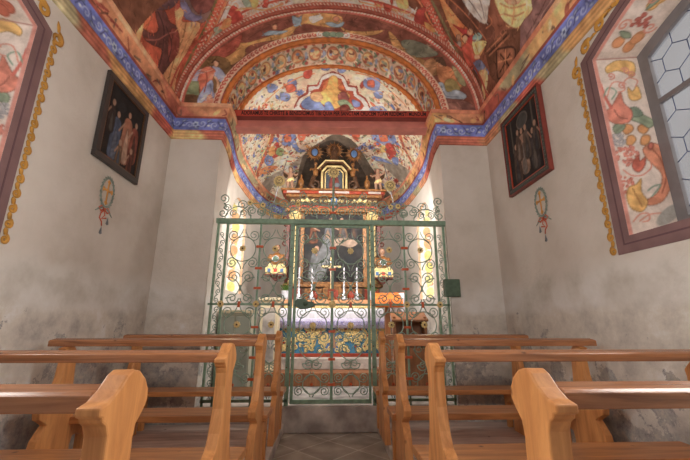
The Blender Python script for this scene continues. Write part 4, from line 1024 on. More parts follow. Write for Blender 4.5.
# posts and rails
ZT=2.47; ZB=.27
def post(x,w,z1=ZT,z0=ZB,d=.03): return MB().box(x-w/2,x+w/2,-d/2,d/2,zl(z0),zl(z1))
for x,w in ((-1.46,.028),(-1.34,.03),(-.495,.05),(.545,.05),(1.385,.03),(1.50,.028)):
    o=post(x,w).build('post',M['green'],G,.003)
    if w==.05:
        for z in np.arange(.45,2.4,.24): MB().ball((x-.008,-.017,zl(z)),.008,.005,.008,6).build('rivet',M['redd'],o)
for x in (-.91,.965): post(x,.022,ZT,ZB,.024).build('upright',M['green'],G)
o=MB().box(-1.49,1.53,-.035,.035,zl(2.455),zl(2.52)).build('top_rail',M['green'],G,.005)
for a,b in ((-1.50,-.495),(.545,1.52)): MB().box(a,b,-.015,.015,zl(1.41),zl(1.435)).build('middle_rail',M['green'],G)
for a,b in ((-1.48,-.48),(.53,1.52)): MB().box(a,b,-.015,.015,zl(.31),zl(.34)).build('bottom_rail',M['green'],G)
def bay(m,mc,x0,x1,parent,ros=True):
    cx=(x0+x1)/2; w=x1-x0
    cell(m,cx,2.12,w,.52,'A'); cell(m,cx,1.63,w,.42,'B'); cell(m,cx,1.18,w,.46,'A'); cell(m,cx,.79,w,.36,'C'); cell(m,cx,.50,w,.30,'A')
    if ros:
        rosette(cx,2.12,.045,parent); rosette(cx,1.18,.045,parent); rosette(cx,.50,.022,parent,'rosette',6,M['orange'])
    for z in (1.88,1.44,.97,.66): collar(mc,cx,z,False) if z==9 else None
for x0,x1 in ((-1.325,-.92),(-.90,-.52),(.57,.955),(.975,1.37)):
    m=MB(); mc=None; bay(m,mc,x0,x1,G); m.build('scrollwork',M['green2'],G)
mc=CM(G)
for x in (-.91,.965):
    for z in (2.15,1.87,1.62,1.15,.80,.56): collar(mc,x,z)
for x in (-1.12,-.70,.76,1.17): collar(mc,x,1.422,True)
for x in (-.91,-1.34,.965,1.385): rosette(x,1.425,.045,G)
# narrow strips of small volutes between double posts
for xa in (-1.40,1.443):
    m=MB(); z=.42; s=1
    while z<2.36:
        m.tube(sp(xa-.012*s,z,.034,1.3,-PI/2,s),R0*.8,5); m.tube(arcl((xa-.012*s,z-.034),(xa+.03*s,z-.10),.2*s,5),R0*.8,5); z+=.105; s=-s
    m.build('volute_strip',M['green2'],G)
for sx,xa in ((-1,-1.52),(1,1.50)):
    z=.45
    while z<1.2: MB().tube(sp(xa+sx*.04,z,.035,1.3,-PI/2,sx),R0*.8,5).build('small_volute',M['green2'],G); z+=.12
# gate leaf
gl_=MB(); gl_.box(-.455,-.42,-.015,.015,zl(.29),zl(2.445)); gl_.box(.475,.505,-.015,.015,zl(.29),zl(2.445)); gl_.box(-.42,.475,-.015,.015,zl(2.415),zl(2.445)); gl_.box(-.42,.475,-.015,.015,zl(.29),zl(.335)); gl_.box(-.42,.475,-.014,.014,zl(1.41),zl(1.435)); gl_.box(.012,.046,-.016,.016,zl(.33),zl(2.42))
leafo=gl_.build('gate_leaf',M['green'],G,.003)
for x0,x1 in ((-.415,.008),(.05,.47)):
    m=MB(); cx=(x0+x1)/2; w=x1-x0
    cell(m,cx,2.10,w,.50,'A'); cell(m,cx,1.64,w,.42,'B'); cell(m,cx,1.18,w,.46,'A'); cell(m,cx,.80,w,.34,'C'); cell(m,cx,.50,w,.28,'A')
    m.build('scrollwork',M['green2'],leafo)
    for z,r in ((2.10,.045),(1.17,.045)): rosette(cx,z,r,leafo)
    rosette(cx,.50,.022,leafo,'rosette',6,M['orange'])
rosette(.03,1.425,.05,leafo)
mc=CM(leafo)
for z in (2.14,1.86,1.60,1.10,.78,.50): collar(mc,.03,z)
collar(mc,-.21,1.422,True); collar(mc,.26,1.422,True)
# leaf-shaped lock plate
m=MB(); m.prism([(-.43,zl(1.40)),(-.36,zl(1.36)),(-.27,zl(1.37)),(-.21,zl(1.39)),(-.17,zl(1.42)),(-.21,zl(1.45)),(-.28,zl(1.46)),(-.33,zl(1.49)),(-.40,zl(1.49)),(-.43,zl(1.46))],-.05,-.018,'y')
m.ball((-.30,-.055,zl(1.43)),.03,.02,.03); m.build('lock',M['greend'],leafo,.008)
MB().box(1.44,1.64,-.09,-.02,zl(1.52),zl(1.74)).build('lock_box',M['greend'],G,.008)
# cresting over the top rail
m=MB()
def semi(cx,r,z0=2.52,n=16): m.tube([(cx+r*cos(PI*k/n),0,zl(z0+r*sin(PI*k/n))) for k in range(n+1)],R0,5)
for cx,r in ((-1.22,.17),(-.98,.22),(-.70,.22),(-.42,.24),(-.15,.22),(.21,.22),(.48,.24),(.76,.22),(1.04,.22),(1.28,.17)):
    semi(cx,r)
    m.tube(sp(cx-.06,2.52+r*.5,r*.3,1.6,-PI/2,-1),R0*.9,5); m.tube(sp(cx+.06,2.52+r*.5,r*.3,1.6,-PI/2,1),R0*.9,5)
    m.tube(sp(cx-r*.9,2.52+r*.9,r*.3,1.5,0,1),R0*.9,5); m.tube(sp(cx+r*.9,2.52+r*.9,r*.3,1.5,PI,-1),R0*.9,5)
for sx,x in ((-1,-1.42),(1,1.46)):
    m.tube(sp(x+sx*.0,2.60,.07,1.4,PI/2,sx),R0*1.1,5); m.tube(sp(x,2.80,.07,1.5,-PI/2,-sx),R0*1.1,5); m.tube(arcl((x,2.67),(x,2.73),.6*sx,5),R0*1.1,5); m.tube([(x,0,zl(2.47)),(x,0,zl(2.53))],.012,6)
for sx in (-1,1):
    c=.03
    m.tube(arcl((c+sx*.02,2.72),(c+sx*.40,2.92),-.18*sx,10),R0,5); m.tube(sp(c+sx*.40,2.86,.06,1.5,PI/2,-sx),R0,5)
    m.tube(arcl((c+sx*.45,2.70),(c+sx*.95,2.68),-.2*sx,12),R0,5); m.tube(sp(c+sx*.95,2.62,.06,1.5,PI/2,-sx),R0,5)
    m.tube(sp(c+sx*.12,2.80,.08,1.6,-PI/2,sx),R0,5)
m.tube([(.03,0,zl(2.47)),(.03,0,zl(3.18))],.016,6)
m.build('cresting',M['green2'],G)
for x,z in ((-1.07,2.74),(-.90,2.71),(-.44,2.73),(.50,2.74),(.80,2.71),(.90,2.72)): rosette(x,z,.04,G)
collar(CM(G),.03,2.62)
def sunface(x,z,r,parent):
    m=MB(); y=-.03; n=16; pts=[]
    for k in range(2*n):
        a=PI*k/n; q=r*(1.0 if k%2==0 else .78); pts.append((x+q*cos(a),zl(z+q*sin(a))))
    m.prism(pts,y-.006,y+.004,'y'); m.lathe([(r*.74,0),(r*.7,.012),(r*.3,.02),(.001,.022)],(x,y-.004,zl(z)),20,Matrix.Rotation(PI/2,3,'X'))
    o=m.build('sunburst',M['gold'],parent)
    f=MB()
    for sx in (-1,1): f.ball((x+sx*r*.25,y-.024,zl(z+r*.18)),r*.1,.006,r*.06,6)
    f.ball((x,y-.03,zl(z)),r*.07,.01,r*.16,6); f.tube([(x-r*.22,y-.025,zl(z-r*.28)),(x,y-.028,zl(z-r*.36)),(x+r*.22,y-.025,zl(z-r*.28))],r*.05,5); f.tube([(x+r*.52*cos(k*PI/8),y-.02,zl(z+r*.52*sin(k*PI/8))) for k in range(16)],r*.04,4,True)
    f.build('sun_face',M['goldd'],o)
sunface(.03,3.19,.085,G)
for sx,x,z,xb in ((-1,-.70,3.05,-.82),(1,.80,3.01,.90)):
    sunface(x,z,.085,G); MB().tube([(xb,0,zl(2.47)),(x,-.01,zl(z)),(x+(x-xb)*.7,0,zl(z+.33))],.006,5).build('stay_rod',M['silver'],G)

# ------------------------------------------------------------------ altar
XC=.06
MB().box(-1.25,1.35,5.95,8.0,.24,.44).build('floor_altar_step',M['desk'],bevel=.01,kind='structure')
MB().box(-1.2,1.3,6.32,8.0,.44,.62).build('floor_altar_footpace',M['stone2'],bevel=.012,kind='structure')
A=thing('altar_table','altar block with a blue front panel covered in gilded scrollwork','altar',(XC,6.62,.62))
MB().box(-1.0,1.0,.03,.30,0,.82).build('altar_block',M['stone2'],A)
MB().box(-1.0,1.0,-.01,.03,.06,.80).build('antependium',M['blue'],A)
m=MB(); m.box(-1.01,1.01,-.035,.03,.0,.06); m.build('plinth',M['redm'],A,.006)
m=MB(); random.seed(11)
for i in range(300):
    x=random.uniform(-.95,.95); z=random.uniform(.10,.56)
    if abs(x)<.12 and random.random()<.7: continue
    r=random.uniform(.025,.05); a0=random.random()*6; s=random.choice((-1,1)); n=12
    m.tube([(x+r*(1-.8*k/n)*cos(a0+s*k/n*9),-.018,z+r*(1-.8*k/n)*sin(a0+s*k/n*9)) for k in range(n+1)],[.013-.007*k/n for k in range(n+1)],4)
m.build('gilded_scrollwork',M['gold'],A)
m=MB()
for i in range(34): 
    x=random.uniform(-.95,.95); z=random.uniform(.12,.54); m.ball((x,-.02,z),.022,.012,.022,6)
m.build('red_flower',M['redm'],A)
m=MB(); m.box(-.14,.14,-.02,-.008,.1,.52); m.build('central_panel',M['bluep'],A)
m=MB(); m.ball((0,-.03,.42),.03,.02,.035); m.prism([(-.06,.15),(.06,.15),(.03,.39),(-.03,.39)],-.034,-.02,'y'); m.build('painted_figure',M['skin'],A)
# altar cloth
m=MB(); nx=120; pts_=[]
rows=[(.32,.832),(-.03,.834),(-.05,.825),(-.055,.72),(-.06,.60),(-.062,.49)]
vs=[]
for j,(y,z) in enumerate(rows):
    for i in range(nx+1):
        x=-1.06+2.12*i/nx; k=max(0,j-2)/3; yy=y-.012*k*sin(i*.62)-.006*k*sin(i*1.7); zz=z+(.012*abs(sin(i*.5)) if j==5 else 0)
        vs.append((x,yy,zz))
m.add(vs,[(j*(nx+1)+i,j*(nx+1)+i+1,(j+1)*(nx+1)+i+1,(j+1)*(nx+1)+i) for j in range(len(rows)-1) for i in range(nx)],True)
for sx in (-1,1):
    vs=[]
    for j in range(5):
        for i in range(11): vs.append((sx*(1.06+.012*j+.01*sin(i*1.4)*j*.4),+.32-.38*i/10,.832-.088*j*1.1))
    m.add(vs,[(j*11+i,j*11+i+1,(j+1)*11+i+1,(j+1)*11+i) for j in range(4) for i in range(10)],True)
ac=m.build('altar_cloth',M['white']); ac.location=(XC,6.62,.62)
sm=ac.modifiers.new('s','SOLIDIFY'); sm.thickness=.004
tag(ac,'white altar cloth with a lace fall, draped over the front of the altar','cloth')
m=MB()
vs=[];nx=160
for j,z in enumerate((.66,.585,.50)):
    for i in range(nx+1):
        x=-1.055+2.11*i/nx; vs.append((x,-.074-.010*sin(i*.47),z-(.018*abs(sin(i*.39)) if j==2 else 0)))
m.add(vs,[(j*(nx+1)+i,j*(nx+1)+i+1,(j+1)*(nx+1)+i+1,(j+1)*(nx+1)+i) for j in range(2) for i in range(nx)],True)
lc=m.build('lace_border',M['lace'],ac); s2=lc.modifiers.new('s','SOLIDIFY'); s2.thickness=.003
m=MB(); 
for i in range(26):
    x=-1.0+2.0*i/25; m.tube([(x+.028*cos(2*PI*k/8),-.088,.575+.034*sin(2*PI*k/8)) for k in range(8)],.005,4,True)
    if i<25: m.ball((x+.04,-.086,.60),.012,.004,.012,6)
m.build('lace_pattern',mat('lilac lace thread',(150,140,190),.8),lc)
# retable
RT=thing('altar_retable','tall gilded and painted baroque altarpiece with a dark central painting','altarpiece',(XC,6.98,0))
MB().box(-1.0,1.0,.02,.4,.62,1.50).build('base_block',M['stone2'],RT)
def ped(z0,z1,xw,mt,y0=0,name='ledge',y1=.34): return MB().box(-xw,xw,y0,y1,z0,z1).build(name,mt,RT,.006)
MB().box(-.92,.92,0,.34,1.50,1.92).build('predella',M['goldd'],RT,.006)
g=MB(); g.box(-.98,.98,-.05,.34,1.88,1.94); g.box(-.98,.98,-.03,.34,1.50,1.54); g.build('gilded_moulding',M['gold2'],RT,.006)
for x0,x1,mt in ((-.90,-.62,'redm'),(-.56,-.22,'gold2'),(.22,.56,'gold2'),(.62,.90,'redm')):
    MB().box(x0,x1,-.015,.01,1.57,1.85).build('predella_panel',M[mt],RT,.004)
for sx in (-1,1):
    m=MB(); m.lathe([(.10,0),(.10,.01),(.07,.02),(.001,.03)],(sx*.39,-.015,1.71),14,Matrix.Rotation(PI/2,3,'X')); m.build('predella_medallion',M['redm'],RT)
m=MB(); m.box(-.2,.2,-.06,.1,1.54,1.86); m.prism([(-.2,1.86),(.2,1.86),(0,1.92)],-.06,.1,'y'); m.build('tabernacle',M['gold2'],RT,.006)
MB().box(-.1,.1,-.068,-.055,1.58,1.82).build('tabernacle_door',M['redm'],RT,.004)
MB().box(-.94,.94,.12,.34,1.92,3.50).build('back_board',M['dark'],RT)
# central painting
cp=Canvas(-.60,.60,1.97,3.42,.012,(50,50,52))
for i in range(40): cp.ell(random.uniform(-.6,.6),random.uniform(2,3.4),.14,.1,random.choice([(44,44,48),(60,58,60),(70,54,46),(40,46,52)]),random.random()*3,.5)
def fig(x,z,h,c,c2,lean=0):
    cp.poly(spline([(x-h*.16,z),(x-h*.14+lean*.4,z+h*.5),(x-h*.10+lean,z+h*.78),(x+h*.10+lean,z+h*.78),(x+h*.16+lean*.4,z+h*.45),(x+h*.2,z)],True,4),c)
    cp.ell(x+lean,z+h*.88,h*.07,h*.09,(170,126,100)); cp.line([(x+lean,z+h*.7),(x+h*.28+lean,z+h*.55)],h*.06,(164,122,98)); cp.poly(spline([(x-h*.1,z+.05),(x,z+h*.55),(x+h*.12,z+.04)],True,4),c2)
fig(-.38,2.05,.7,(96,100,106),(122,124,128),.04); fig(-.12,2.75,.6,(92,96,104),(150,120,100),.06); fig(.2,2.85,.5,(110,84,66),(84,80,84),-.03); fig(-.42,2.8,.45,(110,66,48),(74,60,54),0); fig(.42,2.9,.4,(66,62,66),(90,70,60),0)
cp.poly(spline([(-.1,2.6),(.1,2.75),(.35,2.7),(.5,2.8),(.3,2.9),(.0,2.86)],True,4),(150,126,110))
cp.poly(spline([(-.45,2.05),(-.3,2.6),(-.12,2.9),(-.05,2.6),(-.2,2.05)],True,4),(104,108,114))
cp.mesh('altar_painting',lambda X,Z:np.stack([X,X*0+.10,Z],-1),k=1.5,parent=RT,kind=None)
fr=MB(); fr.box(-.68,-.60,.05,.14,1.94,3.46); fr.box(.60,.68,.05,.14,1.94,3.46); fr.box(-.60,.60,.05,.14,1.94,1.99); fr.box(-.60,.60,.05,.14,3.40,3.46); fr.build('painting_frame',M['gold2'],RT,.008)
for sx in (-1,1):
    m=MB(); x=sx*.80; pr=[(.10,1.94),(.10,2.0),(.075,2.02),(.085,2.05),(.066,2.08)]
    for i in range(12): pr.append((.066-.008*i/12+(.008 if i%2 else 0),2.1+1.05*i/12))
    pr+=[(.058,3.18),(.075,3.20),(.06,3.23),(.085,3.34),(.105,3.38),(.105,3.42)]
    m.lathe(pr,(x,.03,0),16)
    cm=m.build('column',M['gold'],RT)
    v=MB()
    for k in range(3):
        v.tube([(x+.074*cos(a+k*2.1),.03+.074*sin(a+k*2.1),2.1+a*.052) for a in np.linspace(0,20,70)],.009,4)
    v.build('vine_carving',M['goldd'],cm)
    m=MB()
    for k in range(7): a=-PI+PI*k/6; m.tube([(x+.08*cos(a),.03+.08*sin(a),3.22),(x+.115*cos(a),.03+.115*sin(a),3.34),(x+.13*cos(a),.03+.13*sin(a),3.37)],[.016,.013,.004],4)
    m.build('capital',M['gold'],RT)
    m=MB(); m.box(x-.17 if sx<0 else x+.10,x-.10 if sx<0 else x+.17,.06,.3,1.94,3.45); m.build('side_strip',M['redd'],RT,.005)
ped(3.42,3.50,1.0,M['gold2'],-.06); ped(3.50,3.56,.94,M['redm'],-.03)
ped(3.56,3.74,.92,M['goldd'],0,'frieze'); ped(3.74,3.80,1.0,M['gold2'],-.06); ped(3.80,3.86,1.06,M['redm'],-.10); ped(3.86,3.90,1.10,M['gold2'],-.14)
m=MB(); 
for i in range(16):
    x=-.86+1.72*i/15; m.tube([(x+.04*(1-.8*k/8)*cos(k*.9),-.012,3.65+.04*(1-.8*k/8)*sin(k*.9)) for k in range(9)],.009,4)
for x in (-.55,0,.55):
    m.ball((x,-.03,3.68),.045,.04,.05,8); 
    for sx in (-1,1): m.prism([(x+sx*.04,3.66),(x+sx*.14,3.71),(x+sx*.12,3.63)],-.03,-.01,'y')
m.build('gilded_cherub_heads',M['gold'],RT)
m=MB(); m.prism([(-.06,3.58),(.06,3.58),(.07,3.70),(0,3.76),(-.07,3.70)],-.05,-.03,'y'); m.build('heraldic_shield',M['bluep'],RT,.004)
for sx in (-1,1):
    m=MB(); 
    for i in range(5): m.tube([(sx*(1.0+.06*cos(k*.7+i)*(1-k/10)),.1,3.30-.13*i+.06*sin(k*.7+i)*(1-k/10)) for k in range(9)],.016,4)
    m.build('side_volutes',M['redd'],RT)
for x0,x1,mt in ((-.93,-.68,'silver'),(-.30,-.02,'white'),(.02,.30,'white'),(.68,.93,'silver')):
    MB().box(x0*1.05,x1*1.05,-.108,-.09,3.805,3.85).build('marbled_inset',M['stone2'],RT)
# upper storey
MB().box(-.26,.26,.06,.3,3.90,4.42).build('upper_body',M['dark'],RT)
cq=Canvas(-.17,.17,3.95,4.38,.011,(66,76,86)); cq.poly(spline([(-.1,3.98),(-.08,4.2),(0,4.32),(.08,4.2),(.1,3.98)],True,4),(120,52,44)); cq.ell(0,4.30,.035,.045,(180,130,104)); cq.ell(.06,4.05,.06,.05,(96,110,120))
cq.mesh('upper_painting',lambda X,Z:np.stack([X,X*0+.045,Z],-1),k=1.3,parent=RT,kind=None)
m=MB(); 
arch=[(-.26,3.92),(-.26,4.34),(-.16,4.47),(.16,4.47),(.26,4.34),(.26,3.92)]
for a,b in zip(arch[:-1],arch[1:]): m.tube([(a[0],.03,a[1]),(b[0],.03,b[1])],.026,6)
arch=[(-.19,3.95),(-.19,4.32),(-.12,4.40),(.12,4.40),(.19,4.32),(.19,3.95)]
for a,b in zip(arch[:-1],arch[1:]): m.tube([(a[0],.03,a[1]),(b[0],.03,b[1])],.014,6)
m.build('upper_frame',M['gold'],RT)
m=MB(); m.prism([(-.36,4.36),(-.30,4.36),(-.17,4.53),(.17,4.53),(.30,4.36),(.36,4.36),(.34,4.44),(.20,4.60),(-.20,4.60),(-.34,4.44)],-.03,.25,'y'); m.build('pediment',M['goldd'],RT,.006)
m=MB(); m.tube([(-.36,-.03,4.38),(-.19,-.03,4.58),(.19,-.03,4.58),(.36,-.03,4.38)],.018,6); m.build('pediment_moulding',M['gold'],RT)
for sx in (-1,1):
    m=MB(); x=sx*.40
    m.tube([(x+sx*.12*(1-k/26)*cos(k*.42)*1.0,.1,4.05+.13*(1-k/26)*sin(k*.42)) for k in range(22)],[.034-.001*k for k in range(22)],6)
    m.tube([(x-sx*.05,.1,3.92),(x+sx*.10,.1,4.05),(x+sx*.04,.1,4.25),(x-sx*.06,.1,4.38)],[.05,.06,.05,.03],8); m.build('scroll_volute',M['goldd'],RT)
    m=MB(); m.tube([(x,.05,4.25),(x,.05,4.38),(x,.05,4.46)],[.05,.065,.03],8); m.ball((x,.04,4.52),.042,.042,.05); m.tube([(x-.06,.05,4.42),(x-.12,.0,4.36),(x-.09,-.04,4.40)],.018,6); m.tube([(x+.06,.05,4.42),(x+.12,.0,4.36),(x+.09,-.04,4.40)],.018,6); m.build('herm_figure',M['gold2'],RT,remesh=.012)
# radiant glories
def glory(x,z,r,core,y=.06):
    m=MB(); n=28
    for k in range(n):
        a=2*PI*k/n; q=r*(1 if k%2 else .8); w=.022; c,s=cos(a),sin(a)
        m.add([(x+.35*r*c-w*s,y,z+.35*r*s+w*c),(x+.35*r*c+w*s,y,z+.35*r*s-w*c),(x+q*c,y,z+q*s),(x+.35*r*c,y-.02,z+.35*r*s),(x+.35*r*c,y+.01,z+.35*r*s)],[(0,3,2),(3,1,2),(0,2,4),(4,2,1)])
    o=m.build('sun_rays',M['gold2'],RT); m=MB(); m.ball((x,y-.02,z),r*.34,.03,r*.42,12); m.build('oval_core',core,o); m=MB(); m.tube([(x+r*.36*cos(k*PI/10),y-.03,z+r*.44*sin(k*PI/10)) for k in range(20)],.012,5,True); m.build('gilded_ring',M['goldd'],o)
glory(-.43,4.80,.22,M['bluep']); glory(.43,4.78,.22,M['bluep']); glory(0,4.88,.24,M['goldd'],.10)
m=MB(); m.lathe([(.09,4.60),(.07,4.68),(.075,4.80),(.04,4.86)],(0,.05,0),12); m.ball((0,.05,4.92),.045,.045,.055); m.build('crowning_figure',M['goldd'],RT,remesh=.012)
m=MB(); m.tube([(-.43,.08,4.55),(-.43,.08,4.66)],.014,5); m.tube([(.43,.08,4.55),(.43,.08,4.66)],.014,5); m.build('glory_stem',M['goldd'],RT)
for x in (-.70,.70):
    m=MB(); m.lathe([(.05,3.90),(.06,3.93),(.03,3.96),(.06,4.02),(.065,4.10),(.03,4.16),(.02,4.2),(.03,4.23),(.01,4.26)],(x,.0,0),12); m.build('gilded_urn',M['gold2'],RT)
# putti on the cornice ends
def putto(x,sg,label):
    r=thing('putto_figure',label,'figure',(x,6.96,3.90)); 
    m=MB(); m.tube([(-.035,0,0),(-.04,0,.06),(-.045,-.01,.14),(-.025,0,.22)],[.022,.026,.032,.04],8); m.tube([(.05,-.03,.0),(.055,-.03,.07),(.045,-.03,.14),(.02,0,.22)],[.022,.026,.032,.04],8)
    m.tube([(0,0,.2),(0,-.005,.28),(0,0,.36),(0,0,.41)],[.05,.055,.052,.025],8); m.ball((0,-.005,.455),.045,.047,.052)
    m.tube([(sg*.05,0,.36),(sg*.13,-.03,.40),(sg*.17,-.04,.48)],[.024,.02,.014],7); m.tube([(-sg*.05,0,.36),(-sg*.12,-.04,.31),(-sg*.17,-.07,.33)],[.024,.02,.014],7)
    m.build('body',M['skin'],r,remesh=.009)
    m=MB(); m.ball((0,.012,.478),.048,.045,.042); m.build('hair',M['goldd'],r)
    m=MB(); m.tube([(-.07,0,.17),(-.02,-.03,.20),(.05,-.01,.24),(.08,.0,.19)],[.02,.045,.045,.016],8); m.build('loincloth',M['gold'],r)
    for s in (-1,1):
        m=MB(); m.prism([(s*.03,.34),(s*.12,.44),(s*.17,.42),(s*.15,.33),(s*.09,.27)],.045,.06,'y'); m.build('wing',M['goldd'],r,.004)
putto(XC-.93,-1,'small winged cherub statue on the left end of the altarpiece cornice')
putto(XC+.93,1,'small winged cherub statue on the right end of the altarpiece cornice')
# reliquary busts on brackets
def bust(x,y,z,label,lab2,sw):
    b=MB(); b.box(-.20,.20,-.12,.12,-.03,0); b.prism([(-.12,-.03),(.12,-.03),(.03,-.12),(-.03,-.12)],-.02,.12,'y'); o=b.build('wall_bracket',M['redd'],None,.006); o.location=(x,y,z); tag(o,lab2,'bracket')
    r=thing('reliquary_bust',label,'bust',(x,y,z))
    m=MB(); m.box(-.19,.19,-.10,.10,0,.13); m.prism([(-.19,.13),(.19,.13),(.13,.20),(-.13,.20)],-.09,.09,'y'); m.build('casket',M['gold'],r,.01)
    for k,mt in ((-.12,'bluep'),(0,'redp'),(.12,'bluep')): MB().box(k-.03,k+.03,-.108,-.098,.035,.10).build('enamel_plaque',M[mt],r,.003)
    m=MB(); m.tube([(0,0,.18),(0,0,.27),(0,0,.36),(0,.0,.42)],[.12,.13,.12,.045],12); m.tube([(-.10,0,.37),(-.15,-.03,.28),(-.09,-.09,.24)],[.05,.045,.03],8); m.tube([(.10,0,.37),(.15,-.03,.28),(.09,-.09,.24)],[.05,.045,.03],8); m.build('robe',M['gold2'],r,remesh=.012)
    m=MB(); m.tube([(0,0,.40),(0,0,.46)],.032,8); m.ball((0,-.005,.51),.055,.058,.068,12); m.ball((0,-.062,.505),.010,.014,.014,6); m.build('head',M['skin'],r)
    m=MB(); m.ball((0,.018,.53),.062,.056,.062,12); m.ball((0,-.04,.47),.035,.03,.035,8) if sw else None; m.build('hair',M['goldd'],r)
    m=MB(); m.lathe([(.055,0),(.055,.01),(.03,.016),(.001,.018)],(0,-.13,.28),16,Matrix.Rotation(PI/2,3,'X')); m.build('oval_shield',M['greend'],r)
    MB().tube([(.058*cos(k*PI/9),-.135,.28+.058*sin(k*PI/9)) for k in range(18)],.007,5,True).build('shield_rim',M['silver'],r)
bust(-1.04,6.80,2.10,'painted saint bust on a golden casket, left of the altarpiece','red bracket shelf under the left saint bust',True)
bust(1.02,6.80,2.05,'painted saint bust on a golden casket, right of the altarpiece','red bracket shelf under the right saint bust',False)
# gradine shelf
gs=thing('candle_shelf','long peach coloured shelf with a gilded fringe at the back of the altar','shelf',(XC,6.80,1.458))
MB().box(-.92,.92,0,.125,.05,.17).build('shelf_board',mat('peach painted wood',(214,156,112),.5,0,.2,8),gs,.006)
m=MB(); m.box(-.92,.92,-.01,.125,0.002,.05)
for i in range(60): m.ball((-.9+1.8*i/59,-.014,.03),.012,.008,.03,6)
m.build('gilded_fringe',M['gold'],gs)
# candlesticks
def candlestick(x,label,first=None):
    if first: r=copy_tree(first); r.location.x=x; r['label']=label; return r
    r=thing('silver_candlestick',label,'candlestick',(x,6.855,1.628),0,'silver candlesticks on the altar shelf')
    m=MB(); m.lathe([(.075,0),(.078,.02),(.05,.04),(.03,.07),(.045,.10),(.018,.12),(.03,.15),(.015,.17),(.028,.21),(.014,.24),(.026,.28),(.013,.31),(.024,.35),(.014,.38),(.045,.40),(.046,.415),(.02,.42)],(0,0,0),14); m.build('stem',M['silver'],r)
    m=MB()
    for k in range(3): a=2*PI*k/3+.5; m.ball((.06*cos(a),.06*sin(a),.018),.022)
    m.build('foot',M['silver'],r)
    m=MB(); m.lathe([(.016,.42),(.014,.62),(.004,.625)],(0,0,0),10); m.build('candle',M['white'],r)
    return r
c1=candlestick(-.35,'silver candlestick with a white candle, immediately left of the crucifix')
candlestick(-.60,'silver candlestick beside the left gate post, leftmost on the altar shelf',c1)
candlestick(.27,'silver candlestick with a white candle, immediately right of the crucifix',c1)
candlestick(.52,'silver candlestick farthest right of the crucifix on the altar shelf',c1)
# crucifix
cr=thing('altar_crucifix','golden standing crucifix at the middle of the altar shelf','crucifix',(.02,6.855,1.628))
m=MB(); m.lathe([(.085,0),(.085,.03),(.05,.05),(.035,.12),(.05,.15),(.02,.18)],(0,0,0),12); m.build('base',M['gold2'],cr)
m=MB(); m.box(-.016,.016,-.012,.012,.17,.80); m.box(-.16,.16,-.012,.012,.62,.655); 
for x,z in ((-.17,.637),(.17,.637),(0,.81)): m.ball((x,0,z),.026,.014,.026,8)
m.build('cross',M['gold'],cr)
m=MB(); m.tube([(0,-.03,.30),(.004,-.035,.42),(0,-.03,.52),(0,-.03,.60)],[.012,.02,.026,.016],8); m.ball((.006,-.035,.645),.022,.022,.028)
for s in (-1,1): m.tube([(0,-.03,.59),(s*.07,-.03,.62),(s*.14,-.022,.645)],[.014,.011,.008],6)
m.build('corpus',mat('pale carved figure',(226,200,176),.5),cr,remesh=.006)
MB().box(-.035,.035,-.02,-.013,.715,.745).build('title_plate',M['white'],cr)
# flower pots
def pot(x,label):
    r=thing('flower_pot',label,'plant',(x,6.85,1.628))
    m=MB(); m.lathe([(.05,0),(.06,.06),(.075,.16),(.08,.165),(.07,.15)],(0,0,0),16); m.build('pot',M['pot'],r)
    m=MB(); rr=random.Random(int(x*100)+500)
    for i in range(60):
        a=rr.random()*6.28; e=rr.uniform(.2,1.4); L=rr.uniform(.06,.15); c=Vector((cos(a)*cos(e),sin(a)*cos(e),sin(e)))*L+Vector((0,0,.16)); t=Vector((-sin(a),cos(a),0))*.022
        m.add([c-t,c+Vector((cos(a),sin(a),.4))*.03,c+t,c-Vector((cos(a),sin(a),.4))*.03+Vector((0,0,.01))],[(0,1,2,3)])
        m.tube([(0,0,.14),tuple(c)],.003,3)
    m.build('foliage',M['leaf'],r)
pot(-.85,'white flower pot with green leaves at the left end of the altar')
pot(.80,'white flower pot with green leaves at the right end of the altar')
# orange-covered lectern
lt=thing('lectern','wooden lectern draped with a bright orange cloth, right of the altar','lectern',(.98,6.13,.44)); lt.scale=(.88,1,.92)
MB().box(-.05,.05,-.05,.05,.0,1.26).build('post',M['desk'],lt,.006); MB().box(-.2,.2,-.17,.17,0,.05).build('foot',M['desk'],lt,.008)
MB().prism([(-.15,1.20),(.15,1.34),(.15,1.37),(-.15,1.23)],-.24,.24,'x').build('slope',M['desk'],lt,.004)
m=MB(); vs=[]
for j,(y,z) in enumerate(((.16,1.385),(-.155,1.24),(-.165,1.16),(-.17,1.10))):
    for i in range(21): x=-.27+.54*i/20; vs.append((x*(1+.03*j),y-.006*sin(i*.9)*(j>1),z+.004*sin(i*1.1)))
m.add(vs,[(j*21+i,j*21+i+1,(j+1)*21+i+1,(j+1)*21+i) for j in range(3) for i in range(20)],True); oc=m.build('draped_cloth',M['cloth_o'],lt); s3=oc.modifiers.new('s','SOLIDIFY'); s3.thickness=.006
